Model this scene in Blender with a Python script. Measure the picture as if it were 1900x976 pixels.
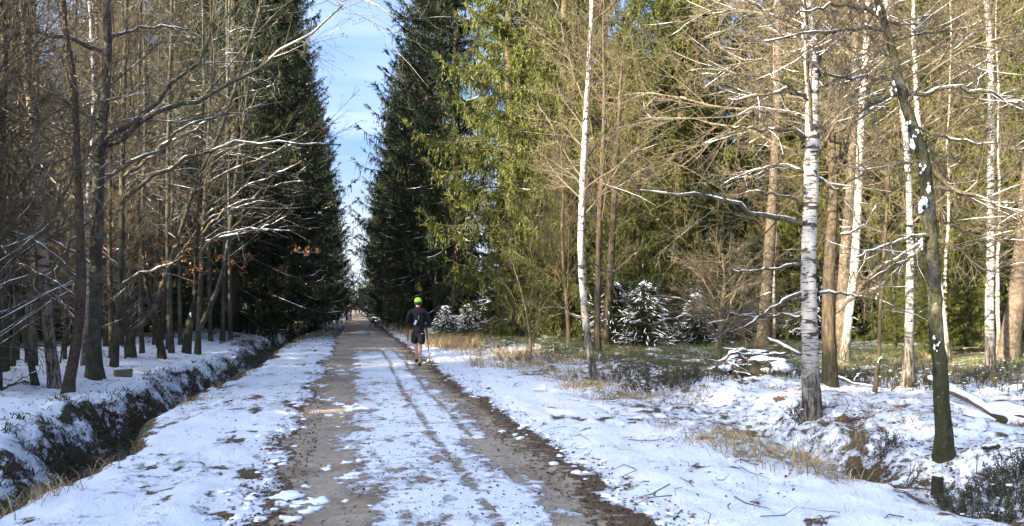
import bpy, bmesh, math, random
import numpy as np
from math import radians, sin, cos, pi
from mathutils import Vector

for o in list(bpy.data.objects):
    bpy.data.objects.remove(o)
SC = bpy.context.scene
COL = SC.collection
rng = np.random.default_rng(11)
random.seed(11)

# ------------------------------------------------------------------ camera
FPX, CX, HZ, EYE = 1382.0, 950.0, 570.0, 1.52      # photo: focal length in px, centre column, horizon row, eye height
TH = math.atan((950 - 655) / FPX)                  # the path runs along +Y, the camera looks a little to its right
ST, CT = sin(TH), cos(TH)
cam_d = bpy.data.cameras.new('camera')
cam = bpy.data.objects.new('camera', cam_d)
COL.objects.link(cam)
cam.location = (0, 0, EYE)
cam.rotation_euler = (radians(90), 0, -TH)
cam_d.sensor_width = 36
cam_d.lens = 36 * FPX / 1900
cam_d.shift_y = (HZ - 488) / 1900
cam_d.clip_start = 0.05
cam_d.clip_end = 3000
SC.camera = cam

# ------------------------------------------------------------------ light
SUN_EL = radians(17.5)
SUN_H = np.array([-0.925, -0.38])
SUN_H /= np.linalg.norm(SUN_H)
to_sun = Vector((SUN_H[0] * cos(SUN_EL), SUN_H[1] * cos(SUN_EL), sin(SUN_EL)))
world = bpy.data.worlds.new('World')
SC.world = world
world.use_nodes = True
wn = world.node_tree
wn.nodes.clear()
w_out = wn.nodes.new('ShaderNodeOutputWorld')
w_bg = wn.nodes.new('ShaderNodeBackground')
w_sky = wn.nodes.new('ShaderNodeTexSky')
w_sky.sky_type = 'NISHITA'
w_sky.sun_disc = False
w_sky.sun_elevation = SUN_EL
w_sky.sun_rotation = math.atan2(SUN_H[0], SUN_H[1])
w_sky.altitude = 100
w_sky.air_density = 0.75
w_sky.dust_density = 10.0
w_sky.ozone_density = 5.0
w_bg.inputs['Strength'].default_value = 0.115
tc = wn.nodes.new('ShaderNodeTexCoord')
mp = wn.nodes.new('ShaderNodeMapping')
mp.inputs['Scale'].default_value = (1.1, 1.1, 7.0)
nz = wn.nodes.new('ShaderNodeTexNoise')
nz.inputs['Scale'].default_value = 1.7
nz.inputs['Detail'].default_value = 5
nz.inputs['Roughness'].default_value = 0.55
cr = wn.nodes.new('ShaderNodeMapRange')
cr.inputs['From Min'].default_value = 0.45
cr.inputs['From Max'].default_value = 0.72
cr.inputs['To Max'].default_value = 0.55
mx = wn.nodes.new('ShaderNodeMix')
mx.data_type = 'RGBA'
mx.inputs['B'].default_value = (1.5, 1.7, 2.1, 1)
L = wn.links.new
L(tc.outputs['Generated'], mp.inputs['Vector'])
L(mp.outputs['Vector'], nz.inputs['Vector'])
L(nz.outputs['Fac'], cr.inputs['Value'])
L(cr.outputs['Result'], mx.inputs['Factor'])
L(w_sky.outputs['Color'], mx.inputs['A'])
sx = wn.nodes.new('ShaderNodeSeparateXYZ')          # pale haze all round the horizon
hr = wn.nodes.new('ShaderNodeMapRange')
hr.interpolation_type = 'SMOOTHSTEP'
for i_, v_ in enumerate((0.0, 0.24, 0.8, 0.0)): hr.inputs[i_ + 1].default_value = v_
hm = wn.nodes.new('ShaderNodeMix')
hm.data_type = 'RGBA'
hm.inputs['B'].default_value = (1.9, 2.1, 2.4, 1)
L(tc.outputs['Generated'], sx.inputs[0])
L(sx.outputs['Z'], hr.inputs[0])
L(hr.outputs[0], hm.inputs['Factor'])
L(mx.outputs['Result'], hm.inputs['A'])
L(hm.outputs['Result'], w_bg.inputs['Color'])
L(w_bg.outputs['Background'], w_out.inputs['Surface'])

sun_d = bpy.data.lights.new('sun', 'SUN')
sun_d.energy = 5.0
sun_d.angle = radians(0.55)
sun_d.color = (1.0, 0.86, 0.66)
sun = bpy.data.objects.new('sun', sun_d)
COL.objects.link(sun)
sun.rotation_euler = to_sun.to_track_quat('Z', 'Y').to_euler()
sun.location = to_sun * 60

SC.view_settings.view_transform = 'Standard'
SC.view_settings.look = 'None'
SC.view_settings.exposure = 2.78
SC.view_settings.gamma = 1.0
SC.view_settings.use_curve_mapping = False
SC.cycles.max_bounces = 6
SC.cycles.diffuse_bounces = 4

# ------------------------------------------------------------------ numeric helpers
def _h(ix, iy, s):
    n = (ix.astype(np.int64) * 374761393 + iy.astype(np.int64) * 668265263 + s * 974711) & 0xFFFFFFFF
    n = ((n ^ (n >> 13)) * 1274126177) & 0xFFFFFFFF
    n = n ^ (n >> 16)
    return (n & 0xFFFFFF) / float(0xFFFFFF)

def vnoise(x, y, s=0):
    x, y = np.asarray(x, float), np.asarray(y, float)
    ix, iy = np.floor(x), np.floor(y)
    fx, fy = x - ix, y - iy
    fx, fy = fx * fx * (3 - 2 * fx), fy * fy * (3 - 2 * fy)
    a, b, c, d = _h(ix, iy, s), _h(ix + 1, iy, s), _h(ix, iy + 1, s), _h(ix + 1, iy + 1, s)
    return (a * (1 - fx) + b * fx) * (1 - fy) + (c * (1 - fx) + d * fx) * fy

def fbm(x, y, s=0, oct=4, rough=0.5):
    t, amp, tot = 0, 1.0, 0
    for k in range(oct):
        t = t + amp * vnoise(np.asarray(x) * 2 ** k + 17.3 * k, np.asarray(y) * 2 ** k - 9.1 * k, s + k)
        tot += amp
        amp *= rough
    return t / tot

def ss(a, b, x):
    t = np.clip((np.asarray(x, float) - a) / (b - a), 0, 1)
    return t * t * (3 - 2 * t)

def lip_r(y):
    y = np.asarray(y)
    return -2.5 + (fbm(y * .35, y * 0, 5, 3) - .5) * .7 + (fbm(y * 2.2, y * 0, 6, 2) - .5) * .22
def lip_l(y):
    y = np.asarray(y)
    return -3.95 + (fbm(y * .33, y * 0, 9, 3) - .5) * 1.3 + (fbm(y * 2.6, y * 0, 10, 3) - .5) * .2

PITS = [(5.1, 6.7, .34, .16), (4.8, 7.6, .36, .15), (4.95, 8.7, .3, .12), (5.35, 5.8, .3, .12), (6.6, 8.0, .3, .06), (5.9, 7.9, .25, .08)]

def H(x, y):
    x, y = np.asarray(x, float), np.asarray(y, float)
    u = (x - .71) / 1.4
    path = .025 * (1 - u * u)
    for tx, tw, td in ((-.25, .22, .02), (.93, .06, .012), (1.36, .06, .012), (1.75, .2, .015)):
        path = path - td * np.exp(-((x - tx) / tw) ** 2)
    z = np.where(np.abs(u) < 1, path, 0.0)
    # left verge, ditch and bank
    lr, ll = lip_r(y), lip_l(y)
    b0, b1 = lr - .38, ll + .62
    z = z + .05 * ss(-.7, -1.3, x) - .04 * ss(-2.0, -2.5, x)
    dep = (.56 + .30 * fbm(y * .5, y * 0, 14, 2)) * (1 - .35 * ss(13, 30, y)) * (1 - .4 * ss(30, 70, y))
    z = z - dep * ss(lr + .1, b0, x)
    z = z + (dep + .06 + .14 * (fbm(y * .45, y * 0, 15, 2) - .3)) * ss(b1, ll - .25, x) + .20 * ss(-4.2, -6.5, x)
    z = z + ss(-4.3, -5.2, x) * (fbm(x * .5, y * .5, 21, 3) - .5) * .34
    # right verge, old shallow ditch, bank and forest floor
    z = z + .05 * ss(2.1, 2.6, x)
    z = z - .13 * np.exp(-((x - 4.85) / .5) ** 2) * ss(16, 9, y)
    z = z + .20 * ss(5.1, 6.3, x) * ss(18, 11, y) + .10 * ss(4, 7, x) * ss(11, 18, y)
    z = z + ss(3.4, 5.2, x) * ((fbm(x * .8, y * .8, 31, 3) - .5) * .30 + (fbm(x * 2.6, y * 2.6, 33, 2) - .5) * .13)
    for px, py, pr, pd in PITS:
        z = z - pd * np.exp(-(((x - px) ** 2 + (y - py) ** 2) / pr ** 2))
    # small lumps of the snowy turf
    off = np.maximum(ss(2.0, 2.4, x), ss(-.6, -1.0, x))
    near = ss(60, 20, y)
    z = z + near * off * ((fbm(x * 3.1, y * 3.1, 41, 3) - .5) * .09 + (fbm(x * 9, y * 9, 43, 2) - .5) * .055)
    wall = np.exp(-((x - (ll + .3)) / .5) ** 2)
    z = z + near * wall * ((fbm(x * 2.6, y * 2.6, 47, 5, .62) - .5) * .62 + (fbm(x * 9, y * 9, 48, 2) - .5) * .14)
    z = z + near * (1 - off) * (fbm(x * 8, y * 8, 51, 3) - .5) * .016
    return z

def hz(x, y):
    return float(H(np.array([x]), np.array([y]))[0])

def xy(px, d):
    lat = (px - CX) / FPX * d
    return d * ST + lat * CT, d * CT - lat * ST

def ground_hit(px, py):
    d = 3.0
    while d < 300:
        x, y = xy(px, d)
        if EYE + (HZ - py) / FPX * d <= hz(x, y):
            break
        d *= 1.006
    return d

def W(px, py, d):
    x, y = xy(px, d)
    return np.array([x, y, EYE + (HZ - py) / FPX * d])

def norm(v):
    return v / np.maximum(np.linalg.norm(v, axis=-1, keepdims=True), 1e-9)

# ------------------------------------------------------------------ object helpers
def raw_mesh(name, V, faces, smooth=True):
    """faces: list of int arrays (n,3) or (n,4)"""
    me = bpy.data.meshes.new(name)
    V = np.asarray(V, np.float32)
    me.vertices.add(len(V))
    me.vertices.foreach_set('co', V.ravel())
    faces = [np.asarray(f, np.int32) for f in faces if len(f)]
    li = np.concatenate([f.ravel() for f in faces])
    sizes = np.concatenate([np.full(len(f), f.shape[1], np.int32) for f in faces])
    st = np.concatenate([[0], np.cumsum(sizes)[:-1]]).astype(np.int32)
    me.loops.add(len(li))
    me.loops.foreach_set('vertex_index', li)
    me.polygons.add(len(sizes))
    me.polygons.foreach_set('loop_start', st)
    me.polygons.foreach_set('loop_total', sizes)
    me.polygons.foreach_set('use_smooth', np.full(len(sizes), smooth))
    me.update(calc_edges=True)
    return me

class MB:
    def __init__(s):
        s.V, s.Q, s.T, s.n = [], [], [], 0
    def add(s, V, Q=None, T=None):
        V = np.asarray(V, float).reshape(-1, 3)
        if Q is not None and len(Q): s.Q.append(np.asarray(Q) + s.n)
        if T is not None and len(T): s.T.append(np.asarray(T) + s.n)
        s.V.append(V)
        s.n += len(V)
    def tubes(s, P, R, k, cap=False):
        """P (M,N,3) R (M,N)"""
        P, R = np.asarray(P, float), np.asarray(R, float)
        if P.ndim == 2: P, R = P[None], R[None]
        M, N = P.shape[:2]
        if M == 0: return
        T = norm(np.gradient(P, axis=1))
        ref = np.where(np.abs(T[:, :1, 2:3]) > .8, np.array([1., 0, 0]), np.array([0, 0, 1.]))
        U = norm(np.cross(T, np.broadcast_to(ref, T.shape)))
        B = np.cross(T, U)
        a = np.arange(k) * 2 * pi / k
        V = P[:, :, None] + R[:, :, None, None] * (U[:, :, None] * np.cos(a)[:, None] + B[:, :, None] * np.sin(a)[:, None])
        idx = np.arange(M * N * k).reshape(M, N, k)
        q = np.stack([idx[:, :-1], np.roll(idx, -1, 2)[:, :-1], np.roll(idx, -1, 2)[:, 1:], idx[:, 1:]], -1).reshape(-1, 4)
        if cap and k == 4:
            q = np.concatenate([q, idx[:, -1], idx[:, 0, ::-1]])
        t = None
        if cap and k != 4:
            c = []
            for j in range(1, k - 1):
                c.append(np.stack([idx[:, -1, 0], idx[:, -1, j], idx[:, -1, j + 1]], -1))
                c.append(np.stack([idx[:, 0, 0], idx[:, 0, j + 1], idx[:, 0, j]], -1))
            t = np.concatenate(c)
        s.add(V.reshape(-1, 3), q, t)
    def blob(s, c, r, n=8, m=5, amp=.2, seed=0, flat=0):
        """lumpy ellipsoid"""
        th = np.linspace(0, pi, m + 1)
        ph = np.arange(n) * 2 * pi / n
        g, f = np.meshgrid(th, ph, indexing='ij')
        d = np.stack([np.sin(g) * np.cos(f), np.sin(g) * np.sin(f), np.cos(g)], -1)
        k = 1 + amp * (2 * vnoise(d[..., 0] * 2.3 + seed * 7.7 + d[..., 2], d[..., 1] * 2.3 + seed * 3.1 + d[..., 2] * 2, seed) - 1)
        k[0], k[-1] = k[0].mean(), k[-1].mean()
        V = np.asarray(c) + d * k[..., None] * np.asarray(r)
        i = np.arange((m + 1) * n).reshape(m + 1, n)
        q = np.stack([i[:-1], i[1:], np.roll(i, -1, 1)[1:], np.roll(i, -1, 1)[:-1]], -1).reshape(-1, 4)
        s.add(V.reshape(-1, 3), q)
    def box(s, c, size, rot=0, jit=0):
        v = np.array([[x, y, z] for z in (-.5, .5) for y in (-.5, .5) for x in (-.5, .5)]) * size
        if jit: v = v + rng.normal(0, jit, v.shape)
        R = np.array([[cos(rot), -sin(rot), 0], [sin(rot), cos(rot), 0], [0, 0, 1]])
        s.add(v @ R.T + np.asarray(c), [[0, 2, 3, 1], [4, 5, 7, 6], [0, 1, 5, 4], [2, 6, 7, 3], [0, 4, 6, 2], [1, 3, 7, 5]])
    def mesh(s, name, mat, smooth=True):
        if s.n == 0: return None
        f = []
        if s.Q: f.append(np.concatenate(s.Q))
        if s.T: f.append(np.concatenate(s.T))
        me = raw_mesh(name, np.concatenate(s.V), f, smooth)
        me.materials.append(mat)
        return me
    def obj(s, name, mat, parent=None, smooth=True, kind=None):
        me = s.mesh(name, mat, smooth)
        return None if me is None else link(name, me, parent, kind)

def link(name, me, parent=None, kind=None):
    o = bpy.data.objects.new(name, me)
    COL.objects.link(o)
    o.parent = parent
    if kind: o['kind'] = kind
    return o

def tag(o, label, cat, group=None):
    o['label'], o['category'] = label, cat
    if group: o['group'] = group
    return o

def thing(name, loc, label, cat, group=None, rz=0):
    o = bpy.data.objects.new(name, None)
    o.empty_display_size = .2
    COL.objects.link(o)
    o.location = loc
    o.rotation_euler[2] = rz
    return tag(o, label, cat, group)

def copy_tree(root, loc, rz, scale, label, group=None):
    r = root.copy()
    COL.objects.link(r)
    r.location, r.rotation_euler, r.scale = loc, (0, 0, rz), scale
    r['label'] = label
    if group: r['group'] = group
    elif 'group' in r: del r['group']
    for ch in list(root.children):
        c = ch.copy()
        COL.objects.link(c)
        c.parent = r
    return r

# ------------------------------------------------------------------ materials
class NT:
    def __init__(s, name):
        s.m = bpy.data.materials.new(name)
        s.m.use_nodes = True
        s.t = s.m.node_tree
        s.t.nodes.clear()
        s.out = s.n('ShaderNodeOutputMaterial')
        s.b = s.n('ShaderNodeBsdfPrincipled')
        s.l(s.b.outputs[0], s.out.inputs['Surface'])
        s.tc = s.n('ShaderNodeTexCoord').outputs['Object']
    def n(s, t, **kw):
        x = s.t.nodes.new(t)
        for k, v in kw.items(): setattr(x, k, v)
        return x
    def l(s, a, b): s.t.links.new(a, b)
    def put(s, sock, v):
        if hasattr(v, 'links'): s.l(v, sock)
        else: sock.default_value = v if not isinstance(v, tuple) or len(v) != 3 or sock.type == 'VECTOR' else (*v, 1)
    def noise(s, scale, detail=4, rough=.55, vec=None, stretch=None, dist=0):
        x = s.n('ShaderNodeTexNoise')
        x.inputs['Scale'].default_value = scale
        x.inputs['Detail'].default_value = detail
        x.inputs['Roughness'].default_value = rough
        x.inputs['Distortion'].default_value = dist
        v = vec or s.tc
        if stretch:
            mpn = s.n('ShaderNodeMapping')
            mpn.inputs['Scale'].default_value = stretch
            s.l(v, mpn.inputs['Vector'])
            v = mpn.outputs[0]
        s.l(v, x.inputs['Vector'])
        return x.outputs['Fac']
    def rng(s, v, a, b, c=0., d=1., smooth=True):
        x = s.n('ShaderNodeMapRange')
        if smooth: x.interpolation_type = 'SMOOTHSTEP'
        s.put(x.inputs[0], v)
        for i, q in enumerate((a, b, c, d)): x.inputs[i + 1].default_value = q
        return x.outputs[0]
    def math(s, op, a, b=0.):
        x = s.n('ShaderNodeMath', operation=op)
        s.put(x.inputs[0], a)
        s.put(x.inputs[1], b)
        return x.outputs[0]
    def mix(s, f, a, b):
        x = s.n('ShaderNodeMix', data_type='RGBA')
        s.put(x.inputs[0], f)
        s.put(x.inputs[6], a)
        s.put(x.inputs[7], b)
        return x.outputs[2]
    def bump(s, h, strength=.5, dist=.02):
        x = s.n('ShaderNodeBump')
        x.inputs['Strength'].default_value = strength
        x.inputs['Distance'].default_value = dist
        s.put(x.inputs['Height'], h)
        s.l(x.outputs[0], s.b.inputs['Normal'])
    def fin(s, col, rough=.8, spec=.3):
        s.put(s.b.inputs['Base Color'], col)
        s.put(s.b.inputs['Roughness'], rough)
        s.b.inputs['Specular IOR Level'].default_value = spec
        return s.m
    def island(s): return s.n('ShaderNodeNewGeometry').outputs['Random Per Island']
    def objrand(s): return s.n('ShaderNodeObjectInfo').outputs['Random']
    def z(s):
        x = s.n('ShaderNodeSeparateXYZ')
        s.l(s.tc, x.inputs[0])
        return x.outputs[2]

SNOW = (.88, .90, .93)

def m_snow():
    t = NT('snow')
    h = t.noise(26, 5, .6)
    t.bump(h, .35, .02)
    return t.fin(SNOW, .65, .25)

def m_ground():
    t = NT('forest_ground')
    at = t.n('ShaderNodeAttribute', attribute_name='cover')
    sp = t.n('ShaderNodeSeparateColor')
    t.l(at.outputs['Color'], sp.inputs[0])
    a2 = t.n('ShaderNodeAttribute', attribute_name='soil')
    sp2 = t.n('ShaderNodeSeparateColor')
    t.l(a2.outputs['Color'], sp2.inputs[0])
    S, G, P = sp.outputs
    dark, wet, _ = sp2.outputs
    n1, n2, n3 = t.noise(9, 6, .62), t.noise(55, 4, .6), t.noise(1.3, 3, .5)
    n5 = t.noise(230, 2, .6)
    lit = t.mix(t.rng(n2, .3, .7), (.045, .026, .014), (.23, .155, .08))
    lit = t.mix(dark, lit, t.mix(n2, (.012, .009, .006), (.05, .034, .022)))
    gv = t.mix(t.rng(n1, .35, .65), (.33, .26, .185), (.48, .395, .30))
    gv = t.mix(t.rng(n5, .58, .7), gv, (.52, .46, .38))
    gv = t.mix(t.rng(n5, .42, .3), gv, (.10, .07, .05))
    gv = t.mix(t.math('MULTIPLY', t.rng(n3, .45, .65), .55), gv, (.20, .125, .075))
    gr = t.mix(t.rng(n2, .3, .7), (.03, .036, .010), (.10, .10, .04))
    pm = t.rng(t.math('ADD', P, t.math('MULTIPLY', t.math('SUBTRACT', n1, .5), .9)), .42, .58)
    gm = t.rng(t.math('ADD', G, t.math('MULTIPLY', t.math('SUBTRACT', t.noise(5, 5, .6), .5), 1.4)), .4, .6)
    col = t.mix(pm, lit, gv)
    col = t.mix(gm, col, gr)
    ns = t.math('ADD', t.math('MULTIPLY', n1, .68), t.math('MULTIPLY', t.noise(34, 5, .6), .32))
    sv = t.math('ADD', S, t.math('MULTIPLY', t.math('SUBTRACT', ns, .5), 2.6))
    sm = t.rng(sv, .42, .60)
    thin = t.rng(sv, .30, .75, 0., 1.)
    snow = t.mix(t.rng(n3, .3, .7), (.84, .87, .92), (.91, .92, .935))
    snow = t.mix(t.math('MULTIPLY', t.rng(n2, .52, .72), .16), snow, (.45, .36, .26))
    col = t.mix(t.math('MULTIPLY', sm, .985), col, snow)
    hh = t.math('ADD', t.math('MULTIPLY', thin, 1.0), t.math('ADD', t.math('MULTIPLY', n2, .35), t.math('MULTIPLY', n5, .12)))
    t.bump(hh, 1.0, .05)
    ro = t.math('SUBTRACT', t.mix(sm, (.92, .92, .92), (.6, .6, .6)), t.math('MULTIPLY', wet, .75))
    return t.fin(col, ro, .3)

def m_bark(name, c1, c2, c3, fis=(22, 22, 4), moss=0., lit=0.):
    t = NT(name)
    n = t.noise(1, 6, .65, stretch=fis)
    p = t.noise(3.2, 4, .6)
    col = t.mix(t.rng(n, .35, .68), c1, c2)
    col = t.mix(t.rng(p, .5, .68), col, c3)
    if moss:
        mk = t.rng(t.math('ADD', t.noise(5, 5, .6), t.rng(t.z(), 0., 1.6, .10, -.06)), .62 - moss, .74 - moss)
        col = t.mix(t.math('MULTIPLY', mk, .85), col, t.mix(n, (.018, .022, .006), (.065, .068, .024)))
    col = t.mix(t.math('MULTIPLY', t.rng(t.noise(13, 4, .7), .62, .70), .6), col, tuple(min(.3, c * 1.9) for c in c3))
    col = t.mix(t.math('MULTIPLY', t.rng(t.noise(7, 5, .7), .42, .30), .65), col, tuple(c * .5 for c in c1))
    col = t.mix(t.math('MULTIPLY', t.objrand(), .35), col, c1)
    t.bump(t.math('ADD', n, t.noise(40, 4, .7)), .9, .03)
    return t.fin(col, .9, .2)

def m_birch(name, white, base_z=.9, patch=0.):
    t = NT(name)
    a = t.noise(1, 5, .65, stretch=(7, 7, 46))
    b = t.noise(1, 4, .6, stretch=(5, 5, 15), dist=.6)
    f = t.noise(1, 5, .7, stretch=(30, 30, 6))
    col = t.mix(t.rng(t.noise(4, 3), .3, .7), white, tuple(c * .72 for c in white))
    col = t.mix(t.rng(a, .535, .60), col, (.09, .07, .055))
    col = t.mix(t.rng(b, .60 - patch, .66 - patch), col, (.035, .03, .026))
    fz = t.rng(t.math('ADD', t.z(), t.math('MULTIPLY', t.math('SUBTRACT', t.noise(6, 4), .5), 1.6)), base_z + .5, base_z - .35)
    col = t.mix(fz, col, t.mix(t.rng(f, .4, .6), (.02, .017, .013), (.20, .17, .13)))
    t.bump(t.math('ADD', t.math('MULTIPLY', f, t.rng(t.z(), 0, 1.5, 1., .2)), b), .6, .02)
    return t.fin(col, .75, .25)

def m_needles(name, c1, c2, brown=.25):
    t = NT(name)
    r = t.island()
    col = t.mix(r, c1, c2)
    col = t.mix(t.math('MULTIPLY', t.rng(t.noise(.9, 3), .5, .72), brown), col, (.10, .065, .03))
    o = t.objrand()
    col = t.mix(t.math('MULTIPLY', o, .3), col, c1)
    tr = t.n('ShaderNodeBsdfTranslucent')
    t.put(tr.inputs[0], col)
    ms = t.n('ShaderNodeMixShader')
    ms.inputs[0].default_value = .4
    t.l(t.b.outputs[0], ms.inputs[1])
    t.l(tr.outputs[0], ms.inputs[2])
    t.l(ms.outputs[0], t.out.inputs['Surface'])
    return t.fin(col, .6, .3)

def m_island(name, *cols, rough=.8, trans=.0):
    t = NT(name)
    r = t.island()
    rp = t.n('ShaderNodeValToRGB')
    rp.color_ramp.interpolation = 'LINEAR'
    el = rp.color_ramp.elements
    while len(el) < len(cols): el.new(.5)
    for i, c in enumerate(cols):
        el[i].position = i / max(1, len(cols) - 1)
        el[i].color = (*c, 1)
    t.l(r, rp.inputs[0])
    return t.fin(rp.outputs[0], rough, .25)

def m_plain(name, c, c2=None, rough=.7, sc=30, spec=.3):
    t = NT(name)
    n = t.noise(sc, 4, .6)
    t.bump(n, .3, .004)
    return t.fin(t.mix(n, c, c2 or tuple(x * 1.35 for x in c)), rough, spec)

def m_water():
    t = NT('ditch_water')
    n = t.noise(4, 4, .6)
    lv = t.rng(t.noise(14, 5, .65), .5, .6)
    t.bump(t.math('ADD', n, lv), .15, .02)
    return t.fin(t.mix(lv, (.012, .010, .008), (.06, .032, .018)), t.mix(lv, (.08, .08, .08), (.8, .8, .8)), .5)

M = dict(
    snow=m_snow(), ground=m_ground(), water=m_water(),
    birch=m_birch('birch_bark', (.43, .41, .375), .55, .05),
    birch_thin=m_birch('thin_birch_bark', (.46, .42, .355), .8, .03),
    birch_mott=m_birch('black_footed_birch_bark', (.36, .34, .30), 1.2, .06),
    birch_dirty=m_birch('mottled_birch_bark', (.34, .26, .19), 1.5, .06),
    beech=m_bark('grey_beech_bark', (.04, .038, .027), (.105, .10, .072), (.15, .145, .11), (9, 9, 4), .10),
    mossy=m_bark('mossy_bark', (.022, .02, .011), (.085, .076, .047), (.17, .165, .115), (24, 24, 7), .17),
    brown=m_bark('brown_bark', (.04, .03, .019), (.125, .095, .06), (.10, .085, .045), (26, 26, 5), .06),
    red=m_bark('reddish_bark', (.045, .03, .02), (.115, .078, .054), (.085, .068, .045), (16, 16, 20)),
    spruce=m_bark('spruce_bark', (.05, .038, .026), (.145, .112, .078), (.125, .102, .074), (20, 20, 12), .02),
    twig=m_bark('twig_bark', (.075, .062, .04), (.19, .155, .105), (.135, .115, .07), (30, 30, 9)),
    gold=m_bark('golden_twig_bark', (.08, .062, .032), (.185, .145, .082), (.14, .11, .06), (30, 30, 9)),
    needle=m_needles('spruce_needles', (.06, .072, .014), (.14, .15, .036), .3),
    needle2=m_needles('shaded_spruce_needles', (.014, .026, .012), (.04, .054, .02), .2),  # same needles coloured darker, shade painted in for spruces of the shaded rows
    leaf=m_island('withered_leaves', (.07, .03, .014), (.22, .09, .035), (.30, .15, .06)),
    litter=m_island('leaf_litter', (.035, .018, .01), (.10, .05, .025), (.20, .11, .055), (.07, .035, .02)),
    straw=m_island('dry_grass', (.20, .13, .06), (.36, .26, .12), (.46, .35, .18), (.14, .10, .05)),
    grass=m_island('green_grass', (.03, .05, .014), (.07, .10, .03), (.13, .13, .05), (.05, .08, .024)),
    moss=m_island('ditch_moss', (.016, .028, .006), (.05, .072, .014), (.09, .065, .03), (.03, .04, .01)),
    berry=m_island('bilberry_leaves', (.03, .036, .02), (.07, .08, .05), (.10, .075, .05)),
    cone=m_plain('cone', (.03, .02, .014), rough=.9),
    wood=m_bark('dead_wood', (.10, .07, .045), (.26, .19, .13), (.2, .16, .12), (30, 30, 6), .05),
    stone=m_plain('sandy_stone', (.085, .07, .045), (.17, .14, .095), .9, 18),
)

# ------------------------------------------------------------------ ground
def axis(dense0, dense1, step, lo, hi, g):
    a = list(np.arange(dense0, dense1, step))
    s = step
    while a[-1] < hi:
        s *= g
        a.append(a[-1] + s)
    s = step
    while a[0] > lo:
        s *= g
        a.insert(0, a[0] - s)
    return np.array(a)

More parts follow.
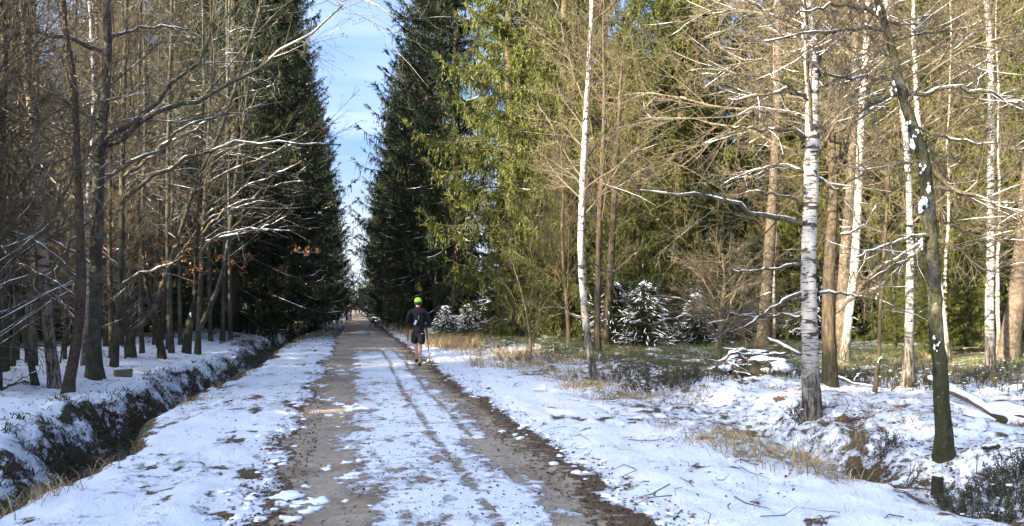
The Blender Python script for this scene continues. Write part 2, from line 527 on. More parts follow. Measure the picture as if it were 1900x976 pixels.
def build_ground():
    xs = axis(-5.2, 7.0, .05, -900, 900, 1.08)
    ys = [2.6]
    while ys[-1] < 900: ys.append(ys[-1] + max(.045, .0145 * ys[-1]))
    s = .05
    while ys[0] > -60:
        s *= 1.25
        ys.insert(0, ys[0] - s)
    ys = np.array(ys)
    X, Y = np.meshgrid(xs, ys)
    Z = H(X, Y)
    nx, ny = len(xs), len(ys)
    V = np.stack([X, Y, Z], -1).reshape(-1, 3)
    i = np.arange(nx * ny).reshape(ny, nx)
    q = np.stack([i[:-1, :-1], i[:-1, 1:], i[1:, 1:], i[1:, :-1]], -1).reshape(-1, 4)
    x, y = V[:, 0], V[:, 1]
    lo = fbm(x * .7, y * .7, 61, 3) - .5            # patches a metre or two across
    mi = fbm(x * 2.2, y * 2.2, 65, 3) - .5
    hi = fbm(x * 6.5, y * 6.5, 67, 3) - .5
    wob = (fbm(x * .9, y * .9, 71, 4) - .5) * .75 + (fbm(x * 4, y * 4, 75, 3) - .5) * .42
    lr, ll = lip_r(y), lip_l(y)
    # --- path
    el, er = -.68 + wob * .7, 2.05 + wob * .6
    P = ss(el - .06, el + .10, x) * (1 - ss(er - .75, er - .02, x) * .62) * (x < er + .1)
    fade = ss(30, 23, y + lo * 8)
    w2 = wob + mi * 1.0
    mid = ss(-.12 + w2 * .6, .25 + w2 * .6, x) * ss(1.68 + w2 * .6, 1.34 + w2 * .6, x)
    patch2 = np.exp(-((y - 46) / 5) ** 2) + .7 * np.exp(-((y - 72) / 4) ** 2)
    Sp = .10 + mid * (.68 * fade + .42 * patch2 * (1 - fade) + .06)
    Sp = Sp + (lo * .5 + mi * .5 + hi * .35) * mid + .25 * ss(.02, .16, lo) * ss(.1, -.2, x) * ss(16, 10, y) * ss(el, el + .3, x)
    for tx, tw in ((.93, .05), (1.36, .045)):
        tt = tx + .05 * np.sin(y * .35) + .02 * np.sin(y * 1.3)
        Sp = Sp - .52 * np.exp(-((x - tt) / tw) ** 4) * (.7 + .6 * mi)
    fp = np.zeros_like(x)
    for tr_, ph, dx in ((.30, 0., .0), (.62, .4, .03)):
        for k in range(14):
            cy, cx_ = 4.6 + ph + k * .78, tr_ + dx * k + (.09 if k % 2 else -.09)
            fp = np.maximum(fp, np.exp(-(((x - cx_) / .06) ** 2 + ((y - cy) / .16) ** 2)))
    Sp = Sp - .45 * fp * (x > el) * (1 + 2 * hi)
    # --- left verge
    Sl = .98 - .22 * ss(.06, .2, lo) - .5 * ss(28, 40, y) * ss(70, 50, y) - .2 * ss(50, 70, y) - .65 * ss(.10, .24, mi) * ss(-.02, .10, hi) - .2 * ss(.17, .25, hi)
    Sl = np.where(x < lr + .12, np.minimum(Sl, .25 + 1.4 * mi), Sl)
    # --- ditch and bank
    wall = (x < lr + .02) & (x > ll - .05)
    Sw = .10 + (1.2 * mi + 1.1 * hi) * ss(ll + 1.0, ll + .3, x) + .55 * ss(ll + .6, ll + .05, x) - .3 * ss(ll + .6, lr - .4, x)
    Sb = .93 - .35 * ss(.14, .3, mi) - .45 * ss(26, 34, y) * ss(60, 40, y) - .45 * ss(-7, -11, x)
    # --- right verge, grassy strip, bank, forest floor
    vg = 3.5 + wob * 1.6 + .5 * ss(8, 5, y)
    Sr = 1.0 - .34 * ss(vg - .3, vg + .7, x) - .55 * ss(.10, .24, mi) * ss(-.02, .1, hi) - .2 * ss(.17, .25, hi) - .3 * ss(25, 60, y)
    bank = ss(5.0, 5.8, x)
    Sr = Sr + .08 * bank
    green = ss(11.5, 13, y + .22 * (x - 6) + lo * 4 - 1.2) * ss(5.0, 6.6, x + lo * 2) 
    Sr = Sr - (.40 - .9 * mi - .6 * lo) * green
    und = ss(24, 30, y + lo * 4) * ss(3.6, 5.2, x)
    Sr = Sr - .15 * und * (1 - green)
    pit = np.zeros_like(x)
    for px, py, pr, pd in PITS: pit = np.maximum(pit, np.exp(-(((x - px) ** 2 + (y - py) ** 2) / (pr * .75) ** 2)) * pd / .16)
    Sr = Sr - .55 * pit * (.75 + 2.0 * mi + 3.0 * hi)
    onpath = (x > el) & (x < er)
    S = np.where(onpath, Sp, np.where(x > er, Sr, np.where(wall, Sw, np.where(x <= ll, Sb, Sl))))
    edge = np.minimum(np.abs(x - el), np.abs(x - er))
    S = np.where(~onpath, S - .55 * np.exp(-(edge / .12) ** 2), S)
    G = np.where(x > er, .52 * green + .25 * und, 0.) + np.where((x < el) & (x > lr), .55 * ss(28, 40, y) * ss(75, 50, y), 0.)
    G = G + np.where(wall, .34 * ss(ll + 1.0, ll + .4, x) + .9 * mi, 0) + .4 * pit
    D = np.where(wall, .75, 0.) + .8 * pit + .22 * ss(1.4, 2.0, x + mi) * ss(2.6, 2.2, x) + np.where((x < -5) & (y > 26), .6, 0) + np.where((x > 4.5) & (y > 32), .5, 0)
    Wt = np.where(wall, .5, 0.)
    for nm, sel in (('path', 1), ('ground', 0)):
        cx = V[q, 0].mean(1)
        on = (cx > -.68) & (cx < 2.1)
        qq = q[on == bool(sel)]
        used = np.unique(qq)
        remap = np.zeros(len(V), np.int64)
        remap[used] = np.arange(len(used))
        me = raw_mesh(nm, V[used], [remap[qq]])
        for an, ch in (('cover', (S, G, P)), ('soil', (D, Wt, D * 0))):
            at = me.attributes.new(an, 'FLOAT_COLOR', 'POINT')
            at.data.foreach_set('color', np.stack([*(np.clip(c[used], -1, 2) for c in ch), np.ones(len(used))], -1).astype(np.float32).ravel())
        me.materials.append(M['ground'])
        link(nm, me, None, 'structure')
    # water and wet leaves standing in the ditch
    b = MB()
    yy = np.arange(-10, 60, .5)
    c = (lip_r(yy) + lip_l(yy)) / 2 + .12
    n = len(yy)
    zz = np.full(n, -.60)
    Vw = np.concatenate([np.stack([c - .7, yy, zz], -1), np.stack([c + .7, yy, zz], -1)])
    k = np.arange(n - 1)
    b.add(Vw, np.stack([k, k + n, k + n + 1, k + 1], -1))
    b.obj('ditch_water', M['water'], None, True, 'structure')

build_ground()

# ------------------------------------------------------------------ growing branches
def sample(P, R, t):
    """points, tangents and radii at parameters t (M,k) along polylines (M,N,3)"""
    N = P.shape[1]
    f = np.clip(t, 0, .9999) * (N - 1)
    i = f.astype(int)
    w = (f - i)[..., None]
    m = np.arange(len(P))[:, None]
    a, b = P[m, i], P[m, i + 1]
    return a * (1 - w) + b * w, norm(b - a), R[m, i] * (1 - w[..., 0]) + R[m, i + 1] * w[..., 0]

def grow(P, R, k, t0, t1, ang, ratio, N=4, up=0., jit=.12, flat=.5, taper=.35, rmin=.0032, rk=.012, lmax=9, g=rng):
    """k children on every parent; flat: 1 = sprays lie in the horizontal plane"""
    Mn = len(P)
    if Mn == 0: return np.zeros((0, N, 3)), np.zeros((0, N))
    t = np.sort(t0 + (t1 - t0) * (np.arange(k) + g.random((Mn, k))) / k, axis=1)
    b, T, r = sample(P, R, t)
    plen = np.linalg.norm(np.diff(P, axis=1), axis=2).sum(1)[:, None]
    ln = np.minimum(plen * ratio * (1.05 - .65 * t) * g.uniform(.55, 1.3, t.shape), lmax)
    hor = norm(np.cross(T, np.array([0, 0, 1.])) + 1e-6)
    sgn = np.where((np.arange(k) + g.integers(0, 2, (Mn, 1))) % 2 == 0, 1., -1.)[..., None]
    rnd = norm(g.normal(size=T.shape))
    rnd = norm(rnd - (rnd * T).sum(-1, keepdims=True) * T)
    side = norm(flat * hor * sgn + (1 - flat) * rnd)
    a = radians(ang) * g.uniform(.7, 1.3, t.shape)[..., None]
    d = (np.cos(a) * T + np.sin(a) * side).reshape(-1, 3)
    p = b.reshape(-1, 3)
    ln = ln.reshape(-1)
    pts = [p]
    for i in range(N - 1):
        d = norm(d + np.array([0, 0, up]) / (N - 1) + g.normal(0, jit, d.shape))
        p = p + d * (ln / (N - 1))[:, None]
        pts.append(p)
    C = np.stack(pts, 1)
    r0 = np.maximum(np.minimum(r.reshape(-1) * .62, .0015 + ln * rk), rmin)
    Rr = r0[:, None] * np.linspace(1, taper, N)
    return C, np.maximum(Rr, rmin * .6)

def snow_on(b, P, R, keep=.8, thick=.75, rmin=.005, seed=0, k=5, cap_r=.03):
    """a ridge of snow lying on the upper side of each near-horizontal stretch"""
    if len(P) == 0: return
    P2 = (P[:, :-1] + P[:, 1:]) / 2
    Pf = np.empty((len(P), P.shape[1] * 2 - 1, 3))
    Rf = np.empty((len(P), P.shape[1] * 2 - 1))
    Pf[:, ::2], Pf[:, 1::2] = P, P2
    Rf[:, ::2], Rf[:, 1::2] = R, (R[:, :-1] + R[:, 1:]) / 2
    T = norm(np.gradient(Pf, axis=1))
    hor = np.clip((.86 - np.abs(T[..., 2])) / .35, 0, 1)
    nz_ = vnoise(Pf[..., 0] * 2.3 + Pf[..., 2] * 1.7 + seed, Pf[..., 1] * 2.3 - Pf[..., 2], seed)
    msk = np.clip((keep - nz_) * 5, 0, 1) * hor
    n2_ = vnoise(Pf[..., 0] * 9 + seed, Pf[..., 1] * 9 + Pf[..., 2] * 7, seed + 1)
    rr = np.maximum(np.minimum(Rf, cap_r), .006) * thick * (.35 + .5 * nz_ + .6 * n2_) * np.sqrt(msk)
    rr[:, 0] *= .3
    rr[:, -1] *= .2
    ok = (Rf.max(1) > rmin) & (rr.max(1) > .002)
    upv = norm(np.array([0, 0, 1.]) - T * T[..., 2:3])
    off = upv * (Rf * .62)[..., None]
    b.tubes((Pf + off)[ok], np.maximum(rr, .0004)[ok], k)

def resample(pts, n):
    pts = np.asarray(pts, float)
    d = np.concatenate([[0], np.cumsum(np.linalg.norm(np.diff(pts[:, :3], axis=0), axis=1))])
    t = np.linspace(0, d[-1], n)
    # smooth (Catmull-Rom like) interpolation
    out = np.stack([np.interp(t, d, pts[:, c]) for c in range(pts.shape[1])], -1)
    for _ in range(2):
        out[1:-1] = out[1:-1] * .5 + (out[:-2] + out[2:]) * .25
    return out

def trunk_tube(b, P, R, k=12, flare=.35, seed=0):
    """trunk with a flared, slightly lobed foot"""
    T = norm(np.gradient(P, axis=0))
    U = norm(np.cross(T, np.array([0, 1., 0.])))
    B = np.cross(T, U)
    a = np.arange(k) * 2 * pi / k
    h = P[:, 2] - P[0, 2]
    fl = 1 + flare * np.exp(-np.clip(h, 0, None) / (R[0] * 2.2))
    lob = 1 + (.10 + .22 * np.exp(-h / (R[0] * 2)))[:, None] * (2 * vnoise(np.cos(a)[None] * 2 + h[:, None] * .8 + seed, np.sin(a)[None] * 2 + h[:, None] * .35, seed) - 1)
    rr = (R * fl)[:, None] * lob
    V = P[:, None] + rr[..., None] * (U[:, None] * np.cos(a)[:, None] + B[:, None] * np.sin(a)[:, None])
    n = len(P)
    i = np.arange(n * k).reshape(n, k)
    q = np.stack([i[:-1], np.roll(i, -1, 1)[:-1], np.roll(i, -1, 1)[1:], i[1:]], -1).reshape(-1, 4)
    b.add(V.reshape(-1, 3), q)

def leaf_quads(b, C, size, g=rng, droop=.4):
    n = len(C)
    if n == 0: return
    d = norm(g.normal(size=(n, 3)) + np.array([0, 0, -droop]))
    s = norm(np.cross(d, norm(g.normal(size=(n, 3)))))
    u = np.cross(d, s)
    L_ = size * g.uniform(.6, 1.2, (n, 1))
    a, m1, m2, e = C, C + d * L_ * .5 + s * L_ * .32 + u * L_ * .12, C + d * L_ * .5 - s * L_ * .32 + u * L_ * .12, C + d * L_
    V = np.stack([a, m1, e, m2], 1).reshape(-1, 3)
    b.add(V, np.arange(n * 4).reshape(n, 4))

def limbs(P, R, n, t0, t1, elev, lmean, g, az=None, azs=180., N=9, bend=0., jit=.10, rk=.0065):
    """first-order limbs leaving a single trunk polyline"""
    t = t0 + (t1 - t0) * (np.arange(n) + g.random(n)) / n
    b, T, r = sample(P[None], R[None], t[None])
    b, r = b[0], r[0]
    a = (g.uniform(-azs, azs, n) + (az if az is not None else 0)) * pi / 180
    e = np.radians(elev + g.normal(0, 11, n))
    d = np.stack([np.cos(a) * np.cos(e), np.sin(a) * np.cos(e), np.sin(e)], -1)
    ln = lmean * g.uniform(.5, 1.25, n) * (1.1 - .6 * (t - t0) / max(t1 - t0, .01))
    p, pts = b, [b]
    for i in range(N - 1):
        d = norm(d + np.array([0, 0, bend]) / (N - 1) + g.normal(0, jit, d.shape))
        p = p + d * (ln / (N - 1))[:, None]
        pts.append(p)
    C = np.stack(pts, 1)
    r0 = np.minimum(r * .55, .004 + ln * rk)
    return C, r0[:, None] * np.linspace(1, .22, N)

def twigs_for(Pl, Rl, g, dens=1., up=.15, jit=.13, lv=2, flat=.6, ang=42, ratio=.62, rmin=.0037):
    """two more orders of twigs on the limbs; returns list of (P,R,sides)"""
    k1 = max(2, int(9 * dens))
    A = grow(Pl, Rl, k1, .1, .98, ang, ratio, 5, up, jit, flat, .3, rmin * 1.25, .0065, 2.6, g)
    out = [(A[0], A[1], 3)]
    B = grow(A[0], A[1], max(2, int(6 * dens)), .1, .98, ang, .62, 4, up * .7, jit, flat, .5, rmin, .005, 1.2, g)
    out.append((B[0], B[1], 3))
    if lv > 2:
        Cc = grow(B[0], B[1], 2, .2, .95, ang, .6, 3, up * .5, jit, flat, .7, rmin * .85, .006, .5, g)
        out.append((Cc[0], Cc[1], 3))
    return out

# ------------------------------------------------------------------ trees close to the path, each shaped after its own photograph
def close_tree(name, label, cat, trunk, bark, d=None, top=11., limbs_px=(), auto=None, tw=None, dens=1., lv=2, keep=.75,
               leaves=0, knobs=(), group=None, seed=1, up=.15, forks=(), cones=False, flat=.5, ratio=.62):
    g = np.random.default_rng(seed * 101 + 7)
    if d is None: d = ground_hit(trunk[0][0], trunk[0][1])
    tw = tw or M['twig']
    bx, by = xy(trunk[0][0], d)
    base = np.array([bx, by, hz(bx, by)])
    root = thing(name, base, label, cat, group)
    px2m = d / FPX
    slim = .78 if trunk[0][0] < 500 else .8 if d < 9 else .86 if d < 16 else 1.0
    trunk = [(a, b_, w_ * slim) for a, b_, w_ in trunk]
    def poly(pts, n):
        raw = []
        for p in pts:
            dd = d + (p[3] if len(p) > 3 else 0)
            raw.append([*W(p[0], p[1], dd), p[2] / 2 * dd / FPX])
        return resample(raw, n)
    pts = list(trunk)
    tp = poly(pts, 5 + 3 * len(pts))
    tp[0, :3] = base + np.array([0, 0, -.12])
    if top and tp[-1, 2] < top:                       # the tree goes on above the frame
        dirv = norm(tp[-1, :3] - tp[-4, :3])
        n2 = 7
        ext = []
        p, r = tp[-1, :3].copy(), tp[-1, 3]
        step = (top - tp[-1, 2]) / n2
        for k in range(n2):
            dirv = norm(dirv + np.array([0, 0, .08]) + g.normal(0, .05, 3))
            p = p + dirv * step / max(dirv[2], .4)
            ext.append([*p, r * (1 - (k + 1) / n2 * .85)])
        tp = np.concatenate([tp, ext])
    P, R = tp[:, :3] - base, tp[:, 3]
    P[1:-1, :2] += g.normal(0, .004, P[1:-1, :2].shape)
    b = MB()
    trunk_tube(b, P, R, 14 if R[0] > .06 else 8, .5 if d < 9 else .22, seed)
    b.obj('trunk', bark, root)
    sn = MB()
    snow_on(sn, P[None], R[None], keep * .8, .55, .01, seed)
    PL, RL = [], []
    for f in forks:                                   # second stems
        q = poly(f, 14)
        fb = MB()
        fb.tubes(q[:, :3] - base, q[:, 3], 8)
        fb.obj('fork', bark, root)
        snow_on(sn, (q[:, :3] - base)[None], q[:, 3][None], keep * .7, .5, .01, seed)
        PL.append(resample(q, 13)[:, :3] - base)
        RL.append(resample(q, 13)[:, 3])
    nf = len(PL)
    for lp in limbs_px:
        w0, w1, td = lp[0]
        pts = lp[1:]
        n = len(pts)
        raw = [(p[0], p[1], w0 + (w1 - w0) * i / (n - 1), td * (i / (n - 1)) ** 1.3) for i, p in enumerate(pts)]
        q = poly(raw, 13)
        q[0, :3] = W(pts[0][0], pts[0][1], d)
        kl = np.linalg.norm(q[-1, :3] - q[0, :3])
        q[1:, :3] += g.normal(0, .011 * kl, (12, 3)) * np.array([1, 1.6, 1])
        q[1:, :3] += np.cumsum(g.normal(0, .006 * kl, (12, 3)), 0)
        PL.append(q[:, :3] - base)
        RL.append(q[:, 3])
    if auto:
        for au in (auto if isinstance(auto, list) else [auto]):
            C, Rr = limbs(P, R, int(au[0] * 1.5), *au[1:5], g, *(au[5:] if len(au) > 5 else ()), N=13) if len(au) < 8 else limbs(P, R, int(au[0] * 1.5), *au[1:5], g, *au[5:7], 13, *au[8:])
            PL += list(C)
            RL += list(Rr)
    PL, RL = np.array(PL), np.array(RL)
    cr = MB()
    if len(PL):
        for i in range(nf, len(PL)):
            lb = MB()
            lb.tubes(PL[i], RL[i], 6)
            lb.obj('branch', bark if RL[i][0] > .045 else tw, root)
        ne = len(limbs_px) + nf
        snow_on(sn, PL[:ne], RL[:ne], keep * .95, .8, .004, seed)
        snow_on(sn, PL[ne:], RL[ne:], keep * .62, .7, .004, seed, 4)
        for k, (A, Ra, sd) in enumerate(twigs_for(PL, RL, g, dens, up, .13, lv, flat, 42, ratio)):
            cr.tubes(A, Ra, sd)
            if k == 0: snow_on(sn, A, Ra, keep * .55, .7, .0045, seed + 3, 3)
            last = A
        cr.obj('crown', tw, root, True, 'stuff')
        if leaves:
            lf = MB()
            A = np.concatenate([x for x in [last.reshape(-1, 3)]])
            low = A[(A[:, 2] < 3.0) & (A[:, 2] > .3)]
            if len(low):
                low = low[g.integers(0, len(low), leaves)] + g.normal(0, .03, (leaves, 3))
                leaf_quads(lf, low, .075, g)
                lf.obj('withered_leaf', M['leaf'], root, True, 'stuff')
        if cones:
            cb = MB()
            A = last[:, -1]
            A = A[g.random(len(A)) < .25]
            for c in A[:260]: cb.blob(c - np.array([0, 0, .012]), (.011, .011, .015), 5, 3, .1)
            cb.obj('cone', M['cone'], root, True, 'stuff')
    for i, (kx, ky, kw) in enumerate(knobs):
        c = W(kx - 4, ky, d - .055) - base
        for q in range(7):
            sn.blob(c + g.normal(0, 1, 3) * np.array([.014, .02, .035]), np.array([.115, .14, .21]) * kw * px2m * g.uniform(.35, 1.2), 7, 5, .6, seed + i * 7 + q)
    sn.obj('snow', M['snow'], root, True, 'stuff')
    return root

# ---- right-hand side
close_tree('birch_tree', 'thick white birch with black bark scars nearest the right verge, snowy limbs reaching left', 'tree',
    [(1508, 778, 42), (1506, 735, 39), (1504, 650, 34), (1500, 560, 33), (1502, 440, 31), (1506, 300, 30), (1508, 170, 29), (1499, 50, 28), (1494, -30, 26)],
    M['birch'], top=11, seed=3, dens=1.25, lv=3, keep=.85,
    limbs_px=[
     [(8, 3, -.6), (1496, 176), (1450, 168), (1400, 181), (1350, 188)],
     [(10, 3, -.5), (1490, 258), (1475, 238), (1435, 241), (1390, 234), (1345, 224)],
     [(8, 3, -.2), (1488, 318), (1450, 305), (1415, 309), (1380, 322), (1345, 338)],
     [(11, 4, -.8), (1488, 414), (1450, 407), (1399, 400), (1352, 376), (1322, 359), (1266, 354), (1201, 346), (1168, 344)],
     [(7, 2, .3), (1486, 372), (1440, 360), (1405, 350), (1360, 365)],
     [(7, 3, -.4), (1485, 490), (1450, 492), (1405, 503), (1355, 500)],
     [(8, 3, -.5), (1485, 545), (1445, 560), (1410, 588), (1372, 610)],
     [(6, 3, -.2), (1486, 588), (1450, 583), (1400, 588), (1350, 575)],
     [(8, 3, .4), (1520, 140), (1526, 95), (1543, 40), (1556, -30)],
     [(9, 3, -.4), (1492, 95), (1450, 40), (1400, 10), (1350, -20)],
     [(7, 2, .3), (1515, 330), (1545, 345), (1575, 372), (1600, 420)],
     [(7, 2, .5), (1518, 545), (1548, 540), (1590, 548), (1625, 560)],
    ], auto=[(14, .45, .99, 30, 2.8)])
close_tree('mossy_tree', 'slender green mossy tree leaning left beside the cut stump, snow lumps on its bends', 'tree',
    [(1752, 850, 40), (1750, 800, 35), (1745, 690, 32), (1737, 600, 30), (1730, 460, 28), (1722, 380, 30), (1718, 310, 26), (1700, 250, 24), (1676, 185, 21), (1655, 90, 19), (1635, 25, 17), (1618, -40, 15)],
    M['mossy'], top=7.5, seed=5, dens=1.25, lv=3, keep=.9, knobs=[(1726, 345, 26), (1716, 378, 30), (1697, 267, 20), (1688, 232, 16), (1703, 250, 18), (1660, 165, 18), (1716, 308, 15), (1634, 22, 16), (1740, 640, 14), (1712, 452, 18)],
    limbs_px=[
     [(8, 3, -.3), (1636, 30), (1586, 10), (1551, 8), (1510, 18), (1475, 23)],
     [(8, 3, -.4), (1645, 57), (1600, 53), (1551, 50), (1496, 60), (1415, 75)],
     [(9, 4, -.4), (1664, 150), (1640, 148), (1601, 143), (1566, 153), (1521, 146)],
     [(9, 4, .3), (1672, 178), (1731, 168), (1802, 163), (1852, 176), (1905, 195)],
     [(7, 4, .5), (1674, 172), (1630, 190), (1611, 198), (1580, 222), (1562, 240)],
     [(10, 4, -.2), (1724, 311), (1750, 335), (1777, 356), (1842, 374), (1910, 412)],
     [(7, 3, .4), (1712, 300), (1660, 304), (1626, 301), (1590, 295), (1561, 306)],
     [(8, 3, -.3), (1724, 350), (1790, 355), (1850, 380), (1905, 395)],
     [(8, 3, -.5), (1724, 440), (1690, 440), (1651, 454), (1586, 474)],
     [(8, 3, .2), (1724, 450), (1690, 480), (1650, 495), (1610, 520)],
     [(7, 3, -.2), (1727, 440), (1770, 460), (1820, 500), (1880, 520)],
     [(5, 2, -.2), (1726, 400), (1770, 420), (1830, 440), (1900, 445)],
     [(6, 2, .3), (1690, 235), (1740, 260), (1810, 265), (1890, 280)],
    ], auto=[(8, .6, .99, 25, 1.8)])
close_tree('ash_tree', 'dark brown forked tree standing just behind the thick white birch', 'tree',
    [(1541, 712, 30), (1538, 660, 28), (1537, 560, 26), (1540, 480, 25), (1547, 360, 21), (1545, 300, 19), (1538, 220, 14), (1548, 110, 12), (1552, 0, 10)],
    M['brown'], top=12, seed=7, dens=1.1, keep=.8,
    forks=[[(1547, 320, 16), (1553, 290, 15), (1556, 235, 15), (1572, 182, 14), (1606, 130, 12), (1646, 65, 11), (1665, -10, 10), (1690, -90, 7)]],
    limbs_px=[
     [(10, 5, -.5), (1548, 580), (1570, 560), (1592, 547), (1608, 515), (1625, 500), (1665, 480), (1705, 448)],
     [(9, 3, .3), (1546, 300), (1575, 285), (1578, 230), (1612, 196), (1661, 171)],
     [(6, 3, .2), (1550, 440), (1585, 430), (1610, 410), (1625, 380)],
     [(6, 3, -.3), (1540, 300), (1515, 260), (1470, 215), (1400, 190)],
    ], auto=[(14, .4, .99, 30, 2.6)])
close_tree('birch_tree', 'leaning white birch left of the bilberry clump, bare limbs, halfway along the right verge', 'tree',
    [(1104, 706, 18), (1097, 680, 17), (1089, 620, 16), (1081, 550, 15), (1077, 450, 14), (1082, 330, 13.5), (1090, 180, 12), (1096, 60, 10), (1100, -60, 8)],
    M['birch_mott'], top=13, seed=9, dens=1.0, keep=.35, tw=M['twig'],
    limbs_px=[
     [(5, 2, .5), (1078, 470), (1100, 490), (1140, 510), (1180, 470)],
     [(5, 2, -.4), (1080, 590), (1040, 570), (1000, 575), (960, 560)],
     [(4, 2, .3), (1082, 330), (1050, 290), (1020, 230), (1000, 190)],
     [(4, 2, .3), (1088, 190), (1060, 130), (1040, 60), (1030, 0)],
     [(5, 2, .4), (1094, 80), (1110, 40), (1120, 0), (1126, -40)],
     [(4, 2, .4), (1085, 300), (1110, 310), (1130, 350), (1160, 345)],
    ], auto=[(22, .3, .99, 42, 1.9)])
close_tree('birch_tree', 'thin pale birch behind the dark forked tree', 'tree',
    [(1566, 668, 18), (1574, 600, 15), (1586, 495, 14), (1595, 301, 13), (1601, 176, 12), (1609, 50, 11), (1612, -40, 9)],
    M['birch_thin'], d=18, top=14, seed=11, dens=.7, keep=.3, tw=M['gold'], auto=[(22, .3, .99, 42, 2.2)])
close_tree('beech_tree', 'smooth grey trunk crowded against the thin pale birch', 'tree',
    [(1556, 660, 26), (1560, 605, 25), (1568, 500, 22), (1574, 400, 18), (1583, 250, 14), (1588, 80, 11), (1590, -40, 9)],
    M['spruce'], d=18.7, top=14, seed=12, dens=.7, keep=.3, auto=[(16, .35, .99, 35, 2.4)])
close_tree('birch_tree', 'black-footed birch between the crooked sapling and the mossy leaning tree', 'tree',
    [(1685, 716, 28), (1686, 670, 22), (1688, 600, 18), (1689, 440, 14), (1685, 300, 12), (1668, 150, 11), (1652, 60, 10), (1640, -30, 8)],
    M['birch_thin'], top=13, seed=13, dens=.8, keep=.5, auto=[(22, .28, .99, 38, 2.0)])
close_tree('birch_sapling', 'crooked thin sapling with snow in its kinks left of the black-footed birch', 'tree',
    [(1622, 728, 10), (1632, 670, 8), (1632, 605, 8), (1638, 495, 7), (1644, 440, 6), (1648, 340, 5), (1655, 230, 4)],
    M['brown'], top=0, seed=15, dens=.7, keep=.6, auto=[(12, .25, .98, 35, 1.2)], knobs=[(1636, 668, 8)])
close_tree('birch_tree', 'pale birch with a dark foot near the right edge, right of the mossy leaning tree', 'tree',
    [(1839, 703, 24), (1838, 660, 20), (1836, 605, 18), (1838, 495, 15), (1837, 400, 13), (1839, 301, 13), (1839, 125, 12), (1831, 0, 10), (1826, -60, 8)],
    M['birch_thin'], top=14, seed=17, dens=.8, keep=.4, auto=[(24, .25, .99, 38, 2.1)])
close_tree('birch_tree', 'slim birch half hidden behind the mossy leaning tree', 'tree',
    [(1762, 690, 13), (1752, 600, 11), (1735, 460, 10), (1715, 330, 9), (1700, 200, 8), (1695, 60, 7)],
    M['birch_thin'], d=17, top=12, seed=19, dens=.7, keep=.4, auto=[(18, .3, .99, 38, 1.9)])
close_tree('ash_tree', 'thin brown tree close on the right of the leaning white birch', 'tree',
    [(1108, 632, 14), (1109, 540, 12), (1111, 440, 11), (1116, 330, 9), (1122, 200, 7), (1120, 90, 5)],
    M['brown'], d=24, top=12, seed=21, dens=.9, keep=.25, tw=M['gold'], auto=[(20, .25, .99, 42, 2.2)])
close_tree('ash_tree', 'dark upright trunk with golden twigs between the thin brown tree and the broken stump', 'tree',
    [(1124, 628, 18), (1130, 540, 15), (1136, 440, 13), (1142, 330, 10), (1150, 200, 7)],
    M['brown'], d=26, top=11, seed=23, dens=.9, keep=.25, tw=M['gold'], auto=[(20, .25, .99, 42, 2.4)])
close_tree('hazel_shrub', 'spreading golden twiggy shrub in front of the two dark spruce trunks', 'shrub',
    [(985, 640, 5), (978, 580, 4), (962, 520, 3), (940, 460, 2)], M['twig'], d=22, top=0, seed=25, dens=.8, keep=.25, tw=M['gold'],
    limbs_px=[
     [(2, 1, .3), (984, 630), (1000, 560), (1040, 520), (1080, 470)], [(2, 1, -.3), (984, 625), (950, 540), (910, 500), (895, 480)],
     [(2, 1, .5), (985, 630), (1010, 590), (1060, 575), (1110, 590)], [(2, 1, -.6), (984, 628), (960, 590), (930, 590), (905, 600)],
     [(2, 1, .2), (982, 610), (990, 520), (985, 440), (1000, 380)], [(2, 1, .7), (984, 620), (1030, 540), (1060, 530), (1090, 545)]],
    auto=[(4, .2, .9, 25, 1.4)])
close_tree('hazel_shrub', 'tall golden shrub behind the leaning white birch, bare and sunlit', 'shrub',
    [(1056, 628, 8), (1050, 540, 7), (1042, 440, 6), (1046, 340, 5), (1040, 270, 3)], M['gold'], d=26, top=0, seed=27, dens=1.1, keep=.1, tw=M['gold'],
    auto=[(26, .2, .98, 48, 2.6)], up=.3)
close_tree('thorn_bush', 'wide dense bush of arching bare twigs left of the brush pile', 'shrub',
    [(1335, 640, 9), (1338, 590, 7), (1345, 520, 5), (1340, 470, 3)], M['twig'], d=19, top=0, seed=29, dens=1.15, lv=2, keep=.3,
    limbs_px=[
     [(4, 2, -.5), (1335, 630), (1290, 560), (1240, 545), (1205, 560)], [(4, 2, .5), (1336, 630), (1380, 560), (1430, 540), (1480, 560)],
     [(4, 2, -.3), (1335, 632), (1300, 590), (1250, 590), (1200, 605)], [(4, 2, .6), (1336, 632), (1370, 600), (1410, 595), (1450, 610)],
     [(4, 2, .2), (1337, 620), (1310, 530), (1270, 490), (1235, 480)], [(4, 2, .2), (1338, 620), (1370, 520), (1400, 480), (1430, 470)],
     [(4, 2, -.6), (1336, 620), (1330, 560), (1300, 510), (1285, 470)], [(4, 2, .8), (1337, 625), (1350, 560), (1390, 530), (1440, 510)]],
    auto=[(14, .15, .95, 30, 1.7, None, 180, 9, -.25)], up=-.25)

